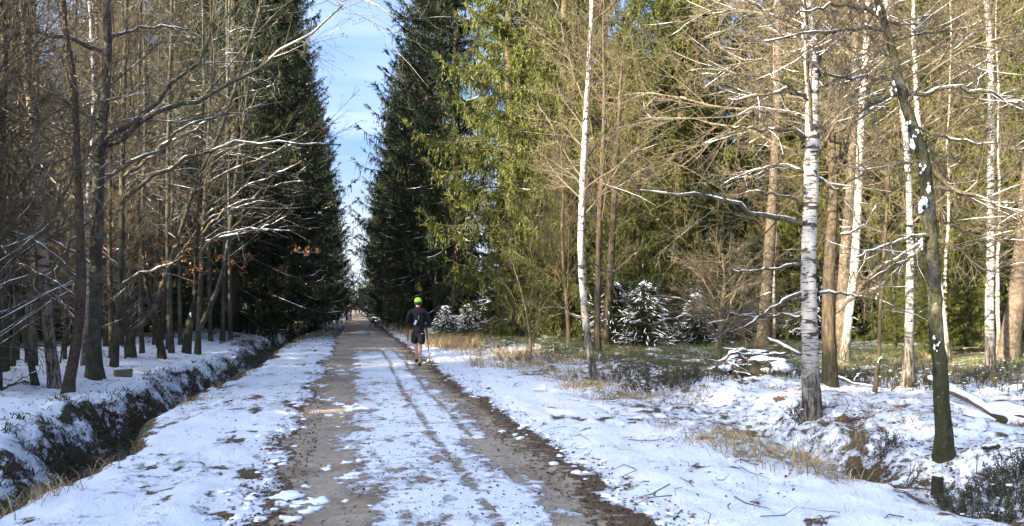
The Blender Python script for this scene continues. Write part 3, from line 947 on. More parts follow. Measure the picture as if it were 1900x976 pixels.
# ---- left-hand side
close_tree('birch_tree', 'mottled peeling birch on the left bank, snowy limbs slanting up left', 'tree',
    [(103, 722, 30), (100, 690, 27), (92, 640, 25), (82, 520, 23), (75, 424, 22), (64, 280, 20), (60, 220, 19), (47, 94, 16), (42, 0, 14), (36, -70, 11)],
    M['birch_dirty'], top=11, seed=31, dens=.78, keep=.85,
    limbs_px=[
     [(8, 3, .3), (64, 240), (40, 190), (22, 120), (10, 60), (2, 10)],
     [(8, 3, -.5), (72, 400), (40, 330), (0, 290), (-60, 240)],
     [(7, 3, .3), (68, 330), (30, 260), (-5, 225), (-50, 190)],
     [(7, 3, .6), (82, 560), (50, 500), (0, 450), (-50, 420)],
     [(6, 3, -.4), (86, 600), (60, 545), (30, 500), (-10, 360)],
     [(6, 2, .3), (76, 440), (110, 380), (150, 300), (200, 230)],
     [(6, 2, .3), (84, 540), (120, 480), (150, 420), (210, 380)]], auto=[(16, .4, .99, 38, 2.2)])
close_tree('rowan_tree', 'dark reddish stem leaning right of the mottled birch at the ditch bank', 'tree',
    [(125, 728, 25), (132, 690, 24), (141, 650, 23), (150, 575, 22), (151, 500, 20), (149, 420, 17), (145, 330, 15), (138, 150, 12), (121, 50, 10), (116, -30, 8)],
    M['red'], top=9, seed=33, dens=.78, keep=.85,
    limbs_px=[
     [(6, 3, -.3), (150, 440), (120, 400), (70, 355), (30, 300), (0, 255)],
     [(6, 3, .3), (146, 350), (160, 290), (180, 180), (215, 120)],
     [(6, 3, -.3), (151, 530), (110, 480), (60, 440), (10, 425)],
     [(5, 2, .2), (150, 560), (115, 530), (60, 500), (20, 480)],
     [(5, 2, .2), (140, 170), (120, 120), (90, 60), (60, 30)]], auto=[(10, .4, .99, 38, 1.9)])
close_tree('alder_tree', 'stout grey trunk whose long snowy limb reaches over the ditch, cones at its tips', 'tree',
    [(175, 702, 36), (174, 660, 30), (175, 600, 27), (177, 538, 26), (179, 473, 26), (182, 340, 26), (190, 230, 23), (200, 118, 20), (198, 0, 18), (196, -70, 15)],
    M['beech'], top=13, seed=35, dens=1.15, lv=3, keep=.88, cones=True,
    limbs_px=[
     [(11, 3, -1.2), (186, 276), (230, 245), (261, 228), (331, 198), (401, 171), (452, 148), (522, 120), (567, 90), (612, 55), (640, 28)],
     [(9, 3, .3), (188, 268), (216, 246), (271, 206), (311, 156), (371, 90), (405, 40), (430, -20)],
     [(8, 3, .5), (184, 330), (221, 326), (280, 290), (331, 250), (371, 225), (430, 200)],
     [(9, 4, -.4), (190, 240), (150, 205), (100, 170), (60, 150), (0, 110)],
     [(9, 4, -1.0), (196, 100), (150, 78), (100, 68), (60, 60), (-20, 50)],
     [(7, 3, .5), (198, 70), (235, 55), (300, 48), (350, 54)],
     [(8, 3, -.4), (186, 290), (140, 250), (95, 200), (60, 165)],
     [(6, 2, -1.5), (197, -40), (400, -90), (560, -40), (640, 2), (690, 8), (735, 14)],
     [(6, 3, .3), (182, 420), (150, 380), (100, 330), (60, 300)],
     [(6, 3, .3), (180, 500), (130, 470), (80, 440), (40, 400)]], auto=[(14, .4, .99, 38, 2.6)], leaves=120)
close_tree('birch_tree', 'slim pale-barked birch directly behind the stout grey trunk', 'tree',
    [(158, 684, 16), (158, 560, 15), (161, 424, 14), (168, 320, 13), (176, 200, 12), (172, 71, 10), (164, -20, 8)],
    M['birch_thin'], d=16, top=13, seed=37, dens=.7, keep=.6, auto=[(16, .35, .99, 42, 2.0)])
close_tree('hornbeam_tree', 'slender bent stem left of the mottled birch', 'tree',
    [(66, 716, 18), (60, 680, 15), (49, 643, 13), (38, 590, 12), (31, 538, 11), (22, 420, 9), (12, 300, 8), (5, 160, 6), (0, 40, 5)],
    M['beech'], top=8, seed=39, dens=.7, keep=.8, leaves=60, auto=[(16, .2, .99, 38, 1.6)])
close_tree('hornbeam_tree', 'leftmost trunk on the left bank, cut by the picture edge', 'tree',
    [(7, 716, 20), (10, 660, 17), (13, 630, 16), (8, 584, 15), (4, 480, 13), (0, 350, 11), (-6, 200, 9), (-10, 60, 7)],
    M['beech'], d=13.6, top=10, seed=41, dens=.7, keep=.8, leaves=60, auto=[(16, .25, .99, 38, 1.9)])
close_tree('hornbeam_tree', 'straight grey tree with a long horizontal snowy limb, behind the orange leaves', 'tree',
    [(210, 670, 19), (214, 640, 16), (222, 560, 14), (226, 470, 14), (226, 370, 13), (228, 250, 11), (232, 100, 9), (236, -20, 8)],
    M['beech'], d=17.5, top=12, seed=43, dens=1.0, lv=3, keep=.85, leaves=260,
    limbs_px=[
     [(8, 3, -.8), (228, 368), (260, 350), (301, 331), (356, 289), (416, 274), (492, 269), (577, 274), (620, 276)],
     [(7, 3, .3), (226, 330), (262, 300), (300, 262), (345, 240), (402, 215)],
     [(6, 2, .3), (224, 500), (190, 470), (150, 450), (110, 400)],
     [(6, 2, -.4), (224, 530), (260, 500), (300, 490), (340, 470)]], auto=[(18, .2, .99, 38, 2.1)])
close_tree('hornbeam_tree', 'thin dark stem hung with orange dead leaves left of the snow-crooked tree', 'tree',
    [(208, 645, 13), (206, 600, 12), (203, 473, 11), (204, 350, 9), (208, 200, 7), (210, 60, 5)],
    M['brown'], d=18.6, top=10, seed=45, dens=.78, keep=.8, leaves=420, auto=[(20, .08, .99, 28, 1.7)])
close_tree('hornbeam_tree', 'crooked tree bent like a hook low down with snow lying in the bend', 'tree',
    [(243, 655, 20), (241, 630, 18), (243, 612, 17), (258, 606, 15), (277, 592, 14), (294, 556, 13), (306, 512, 12), (320, 480, 11), (331, 440, 10), (350, 380, 9), (366, 331, 9), (402, 261, 8), (427, 191, 8), (452, 115, 7), (482, 20, 6), (495, -50, 5)],
    M['beech'], d=19.5, top=9, seed=47, dens=.78, keep=1.1, leaves=80, auto=[(18, .3, .99, 30, 2.2)])
close_tree('hornbeam_tree', 'bowed mossy trunk right under the hook of the crooked tree', 'tree',
    [(301, 667, 18), (299, 645, 16), (296, 626, 15), (288, 600, 14), (280, 568, 12), (268, 510, 11), (258, 420, 10), (256, 300, 9), (258, 150, 7), (262, 0, 6)],
    M['mossy'], top=11, seed=49, dens=.78, keep=.85, leaves=120, auto=[(18, .25, .99, 36, 2.1)])
close_tree('hornbeam_tree', 'thin straight stem inside the hook of the crooked tree', 'tree',
    [(264, 661, 12), (262, 613, 11), (261, 520, 10), (264, 400, 9), (270, 250, 8), (268, 100, 6)],
    M['beech'], d=20.5, top=11, seed=51, dens=.7, keep=.8, leaves=60, auto=[(16, .25, .99, 36, 2.0)])
close_tree('hornbeam_tree', 'dark upright trunk between the bowed trunk and the squat mossy stem', 'tree',
    [(320, 658, 14), (316, 620, 13), (314, 541, 12), (311, 440, 11), (312, 250, 9), (318, 60, 7)],
    M['beech'], d=21.2, top=12, seed=53, dens=.78, keep=.8, leaves=160, auto=[(18, .2, .99, 38, 2.2)])
close_tree('hornbeam_tree', 'squat mossy stem that splits into thin shoots below a snow cap', 'tree',
    [(346, 651, 22), (348, 620, 18), (354, 590, 17), (360, 568, 8), (362, 493, 7), (367, 440, 7), (372, 300, 6), (380, 150, 5)],
    M['mossy'], d=21.7, top=10, seed=55, dens=.78, keep=.85, leaves=160, knobs=[(357, 583, 15)],
    limbs_px=[
     [(5, 2, -.5), (372, 420), (391, 401), (442, 386), (500, 372), (540, 380)],
     [(5, 2, -.7), (366, 445), (400, 400), (450, 375), (520, 340), (570, 330)],
     [(5, 2, -.2), (370, 350), (420, 320), (480, 290), (545, 250)],
     [(5, 2, -.7), (366, 480), (400, 430), (460, 420), (540, 430)],
     [(4, 2, .4), (370, 330), (400, 280), (450, 220), (480, 170)]], auto=[(14, .35, .99, 38, 2.0)])
close_tree('hornbeam_tree', 'twin-stemmed tree right of the squat mossy stem with a snow-lined side limb', 'tree',
    [(367, 643, 13), (368, 600, 12), (372, 540, 11), (376, 440, 10), (384, 300, 8), (392, 120, 6)],
    M['beech'], d=22.8, top=12, seed=57, dens=.78, keep=.9, leaves=60,
    forks=[[(370, 610, 10), (378, 588, 10), (397, 565, 9), (407, 536, 8), (421, 480, 7), (426, 430, 7), (436, 340, 6), (452, 230, 5), (470, 100, 4)]],
    limbs_px=[
     [(5, 2, -.4), (380, 400), (430, 360), (490, 330), (560, 300)],
     [(5, 2, -.4), (376, 450), (430, 440), (480, 430), (540, 400)]], auto=[(16, .3, .99, 38, 2.1)])
for i, (px, py, w, lab) in enumerate([
    (391, 634, 10, 'slim dark stem first right of the twin-stemmed tree'),
    (413, 634, 10, 'slim dark stem second right of the twin-stemmed tree'),
    (428, 630, 9, 'last thin stem on the left bank before the dark spruces'),
    (335, 640, 9, 'thin stem just left of the squat mossy stem, set back'),
    (183, 650, 10, 'thin stem set back between stout grey trunk and orange leaves'),
    (120, 668, 10, 'thin stem set back behind the reddish leaning stem'),
    (30, 668, 12, 'stem set back between the two leftmost trunks'),
    (286, 640, 8, 'thin stem set back left of the bowed trunk')]):
    g = np.random.default_rng(900 + i)
    s = g.uniform(-12, 18)
    close_tree('hornbeam_tree', lab, 'tree',
        [(px, py, w), (px + s * .2, py - 90, w * .9), (px + s * .5, py - 250, w * .75), (px + s, py - 450, w * .6), (px + s * 1.3, py - 640, w * .45)],
        M['beech'], top=11, seed=61 + i, dens=.6, keep=.75, leaves=70, auto=[(15, .2, .99, 38, 2.0)])

# ------------------------------------------------------------------ spruces
def spruce_parts(seed, Ht, z0, Lmax, spacing=.42, dens=9., needle=None, snow=.35, spr=9, hang=.5, clear=0.):
    g = np.random.default_rng(seed)
    zs = []
    z = z0
    while z < Ht - .4:
        zs.append(z)
        z += spacing * 1.2 * g.uniform(.6, 1.5) * (1 - .4 * z / Ht)
    zb, az, Ln, uu = [], [], [], []
    for z in zs:
        u = (z - z0) / (Ht - z0)
        n = g.integers(6, 9)
        a0 = g.uniform(0, 2 * pi)
        prof = (1 - u) ** .55 * (.72 + .28 * min(1, u / .12)) * (.74 + .52 * vnoise(z * .55 + seed * 3, seed))
        prof = float(prof)
        for k in range(n):
            zb.append(z + g.normal(0, .12)); az.append(a0 + k * 2 * pi / n + g.normal(0, .25))
            Ln.append(max(.3, Lmax * prof * g.choice([g.uniform(.45, .85), g.uniform(.8, 1.1), g.uniform(1.05, 1.32)], p=[.4, .4, .2]))); uu.append(u)
    zb, az, Ln, uu = map(np.array, (zb, az, Ln, uu))
    nb, N = len(zb), 8
    s = np.linspace(0, 1, N)
    e0 = (-.12 + .75 * uu)[:, None]
    dr = (.42 - .22 * uu)[:, None] * g.uniform(.7, 1.3, (nb, 1))
    hgt = Ln[:, None] * (e0 * s - dr * 1.5 * s ** 2 * (1 - .1 * s) + (dr * 1.15 + .07) * s ** 4)
    rad = Ln[:, None] * s * .96
    azs = az[:, None] + g.normal(0, .05, (nb, N)).cumsum(1) * s
    P = np.stack([rad * np.cos(azs), rad * np.sin(azs), zb[:, None] + hgt], -1)
    R = np.clip(.008 + .0095 * Ln, .01, .05)[:, None] * np.linspace(1, .2, N)
    # branchlets
    cnt = np.clip((Ln * dens).astype(int), 5, 90)
    bi = np.repeat(np.arange(nb), cnt)
    m = len(bi)
    t = (.05 + .95 * g.random(m) ** .9)
    if clear: t = clear + (1 - clear) * t
    f = np.clip(t, 0, .999) * (N - 1)
    i0 = f.astype(int)
    w = (f - i0)[:, None]
    p = P[bi, i0] * (1 - w) + P[bi, i0 + 1] * w
    T = norm(P[bi, i0 + 1] - P[bi, i0])
    hor = norm(np.cross(T, np.array([0, 0, 1.])))
    sg = g.choice([-1., 1.], m)[:, None]
    a = np.radians(g.uniform(22, 75, m))[:, None]
    d = np.cos(a) * T + np.sin(a) * hor * sg
    d[:, 2] -= g.uniform(.0, .55, m)
    hg = g.random(m) < hang * (1 - uu[bi] * .5) * (.75 + .5 * t)
    d[hg] = d[hg] * .28 + np.array([0, 0, -1.]) + g.normal(0, .12, (hg.sum(), 3))
    tip = t > .93
    d[tip] = T[tip] + g.normal(0, .25, (tip.sum(), 3))
    d = norm(d)
    lb = (.22 + .55 * (1 - t) * np.minimum(1, Ln[bi] / 2.5) + .30 * hg * np.minimum(1, Ln[bi] / 2)) * g.uniform(.5, 1.3, m)
    # sprigs
    J = spr
    js = (np.arange(J) + g.random((m, J))) / J
    C = p[:, None] + d[:, None] * (lb[:, None] * js)[..., None]
    C[..., 2] -= (lb[:, None] * js ** 2 * .22)
    dd = norm(d[:, None] + g.normal(0, .42, (m, J, 3)) + np.array([0, 0, -.12]))
    ls = (.25 - .07 * js)[..., None] * g.uniform(.75, 1.25, (m, J, 1))
    nn = norm(g.normal(0, .6, (m, J, 3)) + np.array([0, 0, 1.]))
    sd = norm(np.cross(dd, nn))
    ws = ls * g.uniform(.09, .15, (m, J, 1))
    V = np.stack([C + sd * ws, C + dd * ls, C - sd * ws], 2).reshape(-1, 3)
    fol = MB()
    fol.add(V, None, np.arange(len(V)).reshape(-1, 3))
    # trunk
    tr = MB()
    zt = np.linspace(-.25, Ht, 14)
    Pt = np.stack([.06 * np.sin(zt * .4 + seed), .06 * np.cos(zt * .33 + seed), zt], -1)
    r0 = .011 * Ht + .04
    trunk_tube(tr, Pt, r0 * (1 - .93 * np.clip(zt / Ht, 0, 1)), 10, .4, seed)
    br = MB()
    br.tubes(P, R, 3)
    # dead lower sticks on the bare part of the trunk
    if z0 > 2.5:
        nd = int(z0 * 6)
        zz = g.uniform(1.2, z0, nd)
        aa = g.uniform(0, 2 * pi, nd)
        ll = g.uniform(.4, 1.8, nd)
        e = np.stack([np.cos(aa), np.sin(aa), g.uniform(-.4, .05, nd)], -1)
        st = np.stack([np.zeros(nd), np.zeros(nd), zz], -1)
        Pd = np.stack([st, st + e * ll[:, None] * .5, st + e * ll[:, None] - np.array([0, 0, .08])], 1)
        br.tubes(Pd, np.full((nd, 3), .012) * np.array([1, .7, .3]), 3)
    sn = MB()
    if snow:
        low = Ln > 1.0
        snow_on(sn, P[low], R[low] * 1.1, snow, 1.0, .01, seed, 4)
    return (tr.mesh('trunk', M['brown']), br.mesh('branch_whorl', M['brown']), fol.mesh('crown', needle, False), sn.mesh('snow', M['snow']) if snow else None)

def assemble(parts, name, loc, rz, sc, label, cat, group):
    r = thing(name, loc, label, cat, group, rz)
    r.scale = sc
    for me, nm, kd in zip(parts, ('trunk', 'branch_whorl', 'crown', 'snow'), (None, 'stuff', 'stuff', 'stuff')):
        if me is not None: link(nm, me, r, kd)
    return r

SP = {
 'skirt1': spruce_parts(1, 28, .9, 4.7, .86, 27, M['needle'], .16, 7, .5),
 'skirt2': spruce_parts(2, 29, 1.4, 4.6, .82, 27, M['needle'], .16, 7, .55),
 'tall1': spruce_parts(3, 25, 4.5, 3.5, .74, 21, M['needle'], .1, 7, .5),
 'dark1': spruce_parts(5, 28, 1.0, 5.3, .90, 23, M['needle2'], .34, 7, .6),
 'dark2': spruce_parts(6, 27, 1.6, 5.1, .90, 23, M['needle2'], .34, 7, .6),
}
def put_spruce(kind, x, y, label, group=None, s=1.0, rz=None, name='spruce_tree'):
    rz = rng.uniform(0, 6.28) if rz is None else rz
    return assemble(SP[kind], name, (x, y, hz(x, y) - .05), rz, (s, s, s * rng.uniform(.94, 1.06)), label, 'tree', group)

# the dark row left of the path
ORD = ['', 'second', 'third', 'fourth', 'fifth', 'sixth', 'seventh', 'eighth', 'ninth', 'tenth', 'eleventh', 'twelfth', 'thirteenth', 'fourteenth', 'fifteenth']
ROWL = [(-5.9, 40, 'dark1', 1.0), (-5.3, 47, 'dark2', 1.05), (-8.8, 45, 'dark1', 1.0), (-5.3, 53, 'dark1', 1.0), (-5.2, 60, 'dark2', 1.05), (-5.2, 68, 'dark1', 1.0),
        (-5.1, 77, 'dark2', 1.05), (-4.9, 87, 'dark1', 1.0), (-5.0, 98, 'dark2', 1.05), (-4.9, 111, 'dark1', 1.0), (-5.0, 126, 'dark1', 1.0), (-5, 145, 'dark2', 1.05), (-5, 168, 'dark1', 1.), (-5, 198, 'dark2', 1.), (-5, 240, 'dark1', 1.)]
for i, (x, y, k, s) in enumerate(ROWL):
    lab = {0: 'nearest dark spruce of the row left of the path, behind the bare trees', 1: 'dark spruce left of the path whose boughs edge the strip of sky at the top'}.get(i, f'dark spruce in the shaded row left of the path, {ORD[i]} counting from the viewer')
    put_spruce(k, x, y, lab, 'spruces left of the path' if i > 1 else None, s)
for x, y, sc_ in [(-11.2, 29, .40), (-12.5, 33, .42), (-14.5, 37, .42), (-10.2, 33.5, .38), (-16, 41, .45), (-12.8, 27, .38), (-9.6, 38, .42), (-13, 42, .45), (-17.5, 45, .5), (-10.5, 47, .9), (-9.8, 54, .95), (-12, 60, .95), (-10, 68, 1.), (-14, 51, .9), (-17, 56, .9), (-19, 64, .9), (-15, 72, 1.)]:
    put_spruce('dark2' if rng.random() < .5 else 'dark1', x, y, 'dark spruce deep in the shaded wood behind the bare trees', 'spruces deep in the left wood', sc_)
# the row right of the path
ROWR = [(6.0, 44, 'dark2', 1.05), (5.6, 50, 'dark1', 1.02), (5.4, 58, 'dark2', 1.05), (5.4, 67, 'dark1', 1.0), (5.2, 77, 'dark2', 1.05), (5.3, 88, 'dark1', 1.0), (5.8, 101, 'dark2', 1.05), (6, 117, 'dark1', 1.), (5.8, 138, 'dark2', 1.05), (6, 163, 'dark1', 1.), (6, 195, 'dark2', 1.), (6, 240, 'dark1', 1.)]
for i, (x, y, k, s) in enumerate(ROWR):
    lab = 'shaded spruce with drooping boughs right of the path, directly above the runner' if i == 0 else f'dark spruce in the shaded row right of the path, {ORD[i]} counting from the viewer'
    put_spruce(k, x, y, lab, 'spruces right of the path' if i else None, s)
put_spruce('skirt1', 7.4, 35.2, 'big sunlit spruce with boughs down to the ground right of the runner', None, 1.03, 1.0)
put_spruce('skirt2', 9.0, 31.0, 'tall sunlit spruce with a thick trunk left of the leaning white birch', None, .92, 2.2)
close_tree('spruce_tree', 'sunlit smooth spruce trunk at the right edge, leaning out of the picture', 'tree',
    [(1871, 682, 36), (1877, 620, 32), (1886, 560, 29), (1898, 440, 26), (1912, 300, 23)], M['spruce'], d=19, top=12, seed=81, dens=.8, keep=.2, auto=[(20, .3, .98, -5, 1.9)], flat=.9)
close_tree('spruce_tree', 'sunlit straight trunk standing between the thorny thicket and the thick white birch', 'tree',
    [(1417, 640, 24), (1420, 560, 21), (1427, 470, 20), (1432, 400, 18), (1440, 250, 15), (1446, 60, 12)], M['spruce'], d=27, top=15, seed=82, dens=.8, keep=.2, auto=[(11, .3, .98, -5, 2.0)], flat=.9)
close_tree('spruce_tree', 'tall brown trunk left of the thorny thicket, crown open to the sky', 'tree',
    [(1246, 626, 22), (1252, 520, 20), (1259, 380, 18), (1266, 200, 15), (1270, 60, 13)], M['spruce'], d=34, top=18, seed=83, dens=.9, keep=.2, auto=[(13, .35, .98, -5, 2.3)], flat=.9)
close_tree('spruce_tree', 'thinner orange-lit trunk close behind the tall brown trunk', 'tree',
    [(1270, 622, 15), (1276, 520, 14), (1281, 400, 12), (1288, 250, 10), (1292, 100, 8)], M['spruce'], d=37, top=17, seed=84, dens=.8, keep=.2, auto=[(10, .4, .98, -5, 2.0)], flat=.9)
BGR = []
for px, d, k, s in [(1080, 39, 'skirt2', .85), (1160, 46, 'tall1', .82), (1210, 52, 'skirt1', .72), (1185, 29.5, 'skirt1', .52), (1295, 33, 'skirt2', .72), (1240, 38, 'skirt1', .7), (1235, 43, 'skirt2', .8), (1325, 46, 'skirt1', .82), (1385, 38, 'tall1', .72), (1440, 33, 'skirt2', .62), (1500, 40, 'skirt1', .85), (1545, 31, 'tall1', .85), (1600, 36, 'skirt2', .8),
                    (1650, 30, 'skirt1', .62), (1700, 36, 'tall1', .95), (1745, 29, 'skirt2', .7), (1800, 33, 'skirt1', .85), (1850, 27, 'skirt2', .6), (1905, 30, 'skirt1', .8), (1940, 24, 'skirt2', .6), (1985, 28, 'skirt1', .8), (1660, 44, 'skirt2', 1.0), (1760, 44, 'skirt1', 1.0), (1860, 40, 'skirt2', 1.0),
                    (1560, 50, 'skirt2', 1.0), (1450, 52, 'skirt1', .8), (1275, 60, 'skirt2', .78), (1120, 60, 'skirt1', .85), (1040, 52, 'skirt1', .95), (980, 48, 'skirt2', .95), (1020, 62, 'skirt2', .95), (1180, 72, 'skirt2', .95), (1390, 66, 'skirt1', .8), (1500, 66, 'skirt2', .95), (1650, 60, 'skirt1', 1.0), (1800, 56, 'skirt2', 1.0), (1930, 48, 'skirt1', 1.0), (1905, 60, 'skirt2', 1.0)]:
    BGR.append((*xy(px, d), k, s))
for x, y, k, s in BGR:
    put_spruce(k, x, y, 'sunlit spruce in the wood behind the birches on the right', 'spruces in the right wood', s)

# ------------------------------------------------------------------ young snowy spruces under the tall trees
YS = {'young1': spruce_parts(21, 3.6, .15, 1.7, .24, 18, M['needle2'], 0, 5, .15), 'young2': spruce_parts(22, 2.6, .1, 1.5, .22, 18, M['needle2'], 0, 5, .15)}
def young_snow(seed, Ht, Lmax):
    g = np.random.default_rng(seed)
    b = MB()
    n = 400
    z = g.uniform(.2, Ht * .95, n)
    Lr = Lmax * (1 - z / Ht) ** .7
    r = Lr * g.uniform(.35, 1.0, n)
    a = g.uniform(0, 2 * pi, n)
    c = np.stack([r * np.cos(a), r * np.sin(a), z + .1 * Lr - .12 * r], -1)
    d = norm(np.stack([np.cos(a) , np.sin(a), np.full(n, -.35)], -1) + g.normal(0, .3, (n, 3)))
    l = g.uniform(.2, .5, n)[:, None]
    P = np.stack([c - d * l / 2, c + np.array([0, 0, .02]), c + d * l / 2], 1)
    b.tubes(P, np.stack([np.full(n, .006), g.uniform(.010, .022, n), np.full(n, .005)], 1), 4)
    return b.mesh('snow', M['snow'])
YS = {k: (*v[:3], young_snow(i, h, l)) for i, (k, v, h, l) in enumerate([('young1', YS['young1'], 3.6, 1.7), ('young2', YS['young2'], 2.6, 1.5)])}
def put_young(k, px, d, label, s=1., group=None):
    x, y = xy(px, d)
    assemble(YS[k], 'young_spruce', (x, y, hz(x, y) - .03), rng.uniform(0, 6.28), (s * 1.15, s * 1.15, s), label, 'young tree', group)
put_young('young2', 828, 37, 'snow-dusted young spruce beside the runner under the drooping boughs', .62)
put_young('young2', 868, 39, 'snow-dusted young spruce between the runner and the first dark trunk', .66)
put_young('young1', 1185, 35, 'largest snow-dusted young spruce behind the broken stump', 1.25)
put_young('young1', 1150, 38, 'snow-dusted young spruce left behind the broken stump', 1.0)
put_young('young2', 1060, 36, 'small snow-dusted young spruce behind the leaning white birch', .9)
for px, d, s_, lab in [(1140, 26.5, .95, 'snow-dusted young spruce beside the broken stump'), (1196, 25, .9, 'snow-dusted young spruce in front of the tall brown trunk, left side'), (1292, 27, .8, 'snow-dusted young spruce right of the tall brown trunk')]:
    put_young('young1' if px > 1100 else 'young2', px, d, lab, s_ * .72)
for px, d in [(1100, 33), (1205, 32), (1245, 36), (1290, 33), (1000, 37), (935, 38), (902, 41), (1215, 40), (1310, 36), (1375, 35), (1460, 33), (1110, 42), (950, 44), (1000, 41), (1520, 32), (1340, 42), (1640, 34), (1580, 38)]:
    put_young('young1' if rng.random() < .5 else 'young2', px, d, 'snow-dusted young spruce in the shade under the tall trees', rng.uniform(.7, 1.1), 'young spruces in the undergrowth')
put_young('young2', 585, 50, 'snow-dusted young spruce on the left bank beyond the bare trees', .55)
for px, d, s in [(1730, 22, 1.0), (1795, 23, 1.1), (1660, 25, .9), (1870, 25, 1.2)]:
    x, y = xy(px, d)
    assemble((SPY := SP['skirt1'])[:3] + (None,), 'young_spruce', (x, y, hz(x, y)), rng.uniform(0, 6), (.20 * s, .20 * s, .15 * s), 'bushy green young spruce behind the birches near the right edge', 'young tree', 'green young spruces on the right')

# ------------------------------------------------------------------ bare trees further back
def bare_parts(seed, Ht, r0, nl, elev, ll, tw, bark, dens=1.0, lv=3, t0=.18, snow=.5):
    g = np.random.default_rng(seed)
    z = np.linspace(-.1, Ht, 16)
    wob = g.normal(0, .05, (16, 2)).cumsum(0) * .8
    P = np.concatenate([wob - wob[:1], z[:, None]], 1)
    R = r0 * (1 - .9 * np.clip(z / Ht, 0, 1))
    tr = MB()
    trunk_tube(tr, P, R, 8, .3, seed)
    C, Rr = limbs(P, R, nl, t0, .99, elev, ll, g)
    br, cr, sn = MB(), MB(), MB()
    br.tubes(C, Rr, 5)
    for A, Ra, sd in twigs_for(C, Rr, g, dens, .2, .13, lv, .5, 42, .6, .0048): cr.tubes(A, Ra, sd)
    if snow: snow_on(sn, C, Rr, snow, .9, .004, seed, 4)
    return (tr.mesh('trunk', bark), br.mesh('limb', tw), cr.mesh('crown', tw), sn.mesh('snow', M['snow']) if snow else None)
BT = {'a': bare_parts(71, 12, .06, 22, 45, 2.9, M['twig'], M['beech'], 1.0), 'b': bare_parts(72, 11, .055, 22, 50, 2.6, M['twig'], M['beech'], 1.0),
      'c': bare_parts(73, 14, .075, 22, 48, 3.0, M['twig'], M['brown'], .85), 'g': bare_parts(74, 11, .06, 24, 48, 2.4, M['gold'], M['birch_thin'], .85, 3, .2, 0),
      'h': bare_parts(75, 6.5, .04, 20, 25, 2.0, M['gold'], M['gold'], .85, 3, .12, 0)}
def put_bare(k, x, y, label, group, s=1., name='hornbeam_tree'):
    r = thing(name, (x, y, hz(x, y) - .03), label, 'tree', group, rng.uniform(0, 6.28))
    r.scale = (s, s, s * rng.uniform(.92, 1.1))
    for me, nm, kd in zip(BT[k], ('trunk', 'limb', 'crown', 'snow'), (None, 'stuff', 'stuff', 'stuff')):
        if me is not None: link(nm, me, r, kd)
BT['s'] = bare_parts(76, 5.5, .022, 22, 42, 1.5, M['twig'], M['brown'], .8, 3, .1, .5)
gb = np.random.default_rng(5)
n = 0
while n < 50:
    y = gb.uniform(12, 44)
    x = -5.6 - gb.random() ** .8 * (y * .42 - 4.6)
    if x > -5.6 or (y > 31 and x > -8.5): continue
    put_bare('abc'[gb.integers(0, 3)], x, y, 'bare tree deeper in the thicket on the left bank', 'bare trees in the left thicket', gb.uniform(.8, 1.1))
    n += 1
for k in range(20):
    y = gb.uniform(12, 29)
    put_bare('s', -5.2 - gb.random() * (.30 * y - 1.8), y, 'thin twiggy sapling among the trunks on the left bank', 'saplings on the left bank', gb.uniform(.75, 1.25), 'hornbeam_sapling')
for x, y, k in [(10.6, 29, 'h'), (14, 27, 'h'), (16.5, 27, 'g'), (14.5, 21.5, 'g'), (17.6, 17.5, 'g'), (21, 27, 'g'), (13, 32, 'g'), (10.6, 35, 'g'), (20, 22, 'g')]:
    put_bare(k, x, y, 'thin golden-twigged bare tree among the spruces on the right' if k == 'g' else 'low golden bare shrub tree in the undergrowth on the right', 'bare trees in the right wood' if k == 'g' else 'bare shrub trees on the right', gb.uniform(.85, 1.1), 'birch_tree' if k == 'g' else 'shrub_tree')

# ------------------------------------------------------------------ woods that close the view and shade the path
def far_wood(name, spots, mat, seed, label):
    g = np.random.default_rng(seed)
    fo, tr = MB(), MB()
    for x, y, h in spots:
        gz = hz(x, y) - .2
        nb = 58
        z = h * (.03 + .95 * g.random(nb))
        Lr = h * .17 * (1 - z / h) ** .7 + .2
        a = g.uniform(0, 2 * pi, nb)
        for q in range(3):
            aa = a + g.normal(0, .3, nb)
            d = np.stack([np.cos(aa), np.sin(aa), g.uniform(-.6, -.1, nb)], -1)
            st = np.stack([x + np.cos(a) * Lr * .28 * q, y + np.sin(a) * Lr * .28 * q, gz + z - .1 * q], -1)
            sd = norm(np.cross(d, np.array([0, 0, 1.])) + g.normal(0, .3, (nb, 3)))
            l = Lr[:, None] * .55 + .25
            V = np.stack([st, st + d * l * .5 + sd * l * .28, st + d * l, st + d * l * .5 - sd * l * .28], 1).reshape(-1, 3)
            fo.add(V, np.arange(nb * 4).reshape(-1, 4))
        tr.tubes(np.array([[x, y, gz], [x, y, gz + h * .5], [x, y, gz + h]]), np.array([.012, .008, .002]) * h, 5)
    f = fo.obj(name, mat, None, False, 'stuff')
    f['label'] = label
    tr.obj('wood_trunk', M['spruce'], f, True, 'stuff')
gw = np.random.default_rng(77)
sp_ = []
for _ in range(230):                                  # beyond the bare trees, out of view on the left; heights shaped for the shade
    y = gw.uniform(-30, 33)
    x = gw.uniform(-34, -17)
    sp_.append((x, y, gw.uniform(11, 12.8) if y < 7 else gw.uniform(8.0, 9.4) if y < 21 else gw.uniform(12, 15)))
for _ in range(70): sp_.append((gw.uniform(-34, -17), gw.uniform(-14, 7), gw.uniform(10.5, 12.5)))  # more unseen trees, added to close sun patches on the snow
for _ in range(90): sp_.append((gw.uniform(-30, -17), gw.uniform(5, 30), gw.uniform(7.4, 8.8)))  # lower unseen trees, added to keep low sun off the path
far_wood('unseen_spruce_wood', sp_, M['needle2'], 3, 'dense unseen spruce wood out past the left bank, shaped to shade the path')
sp_ = [(x, y, gw.uniform(15, 22)) for x, y in zip(gw.uniform(-70, -14, 90), gw.uniform(60, 150, 90))]
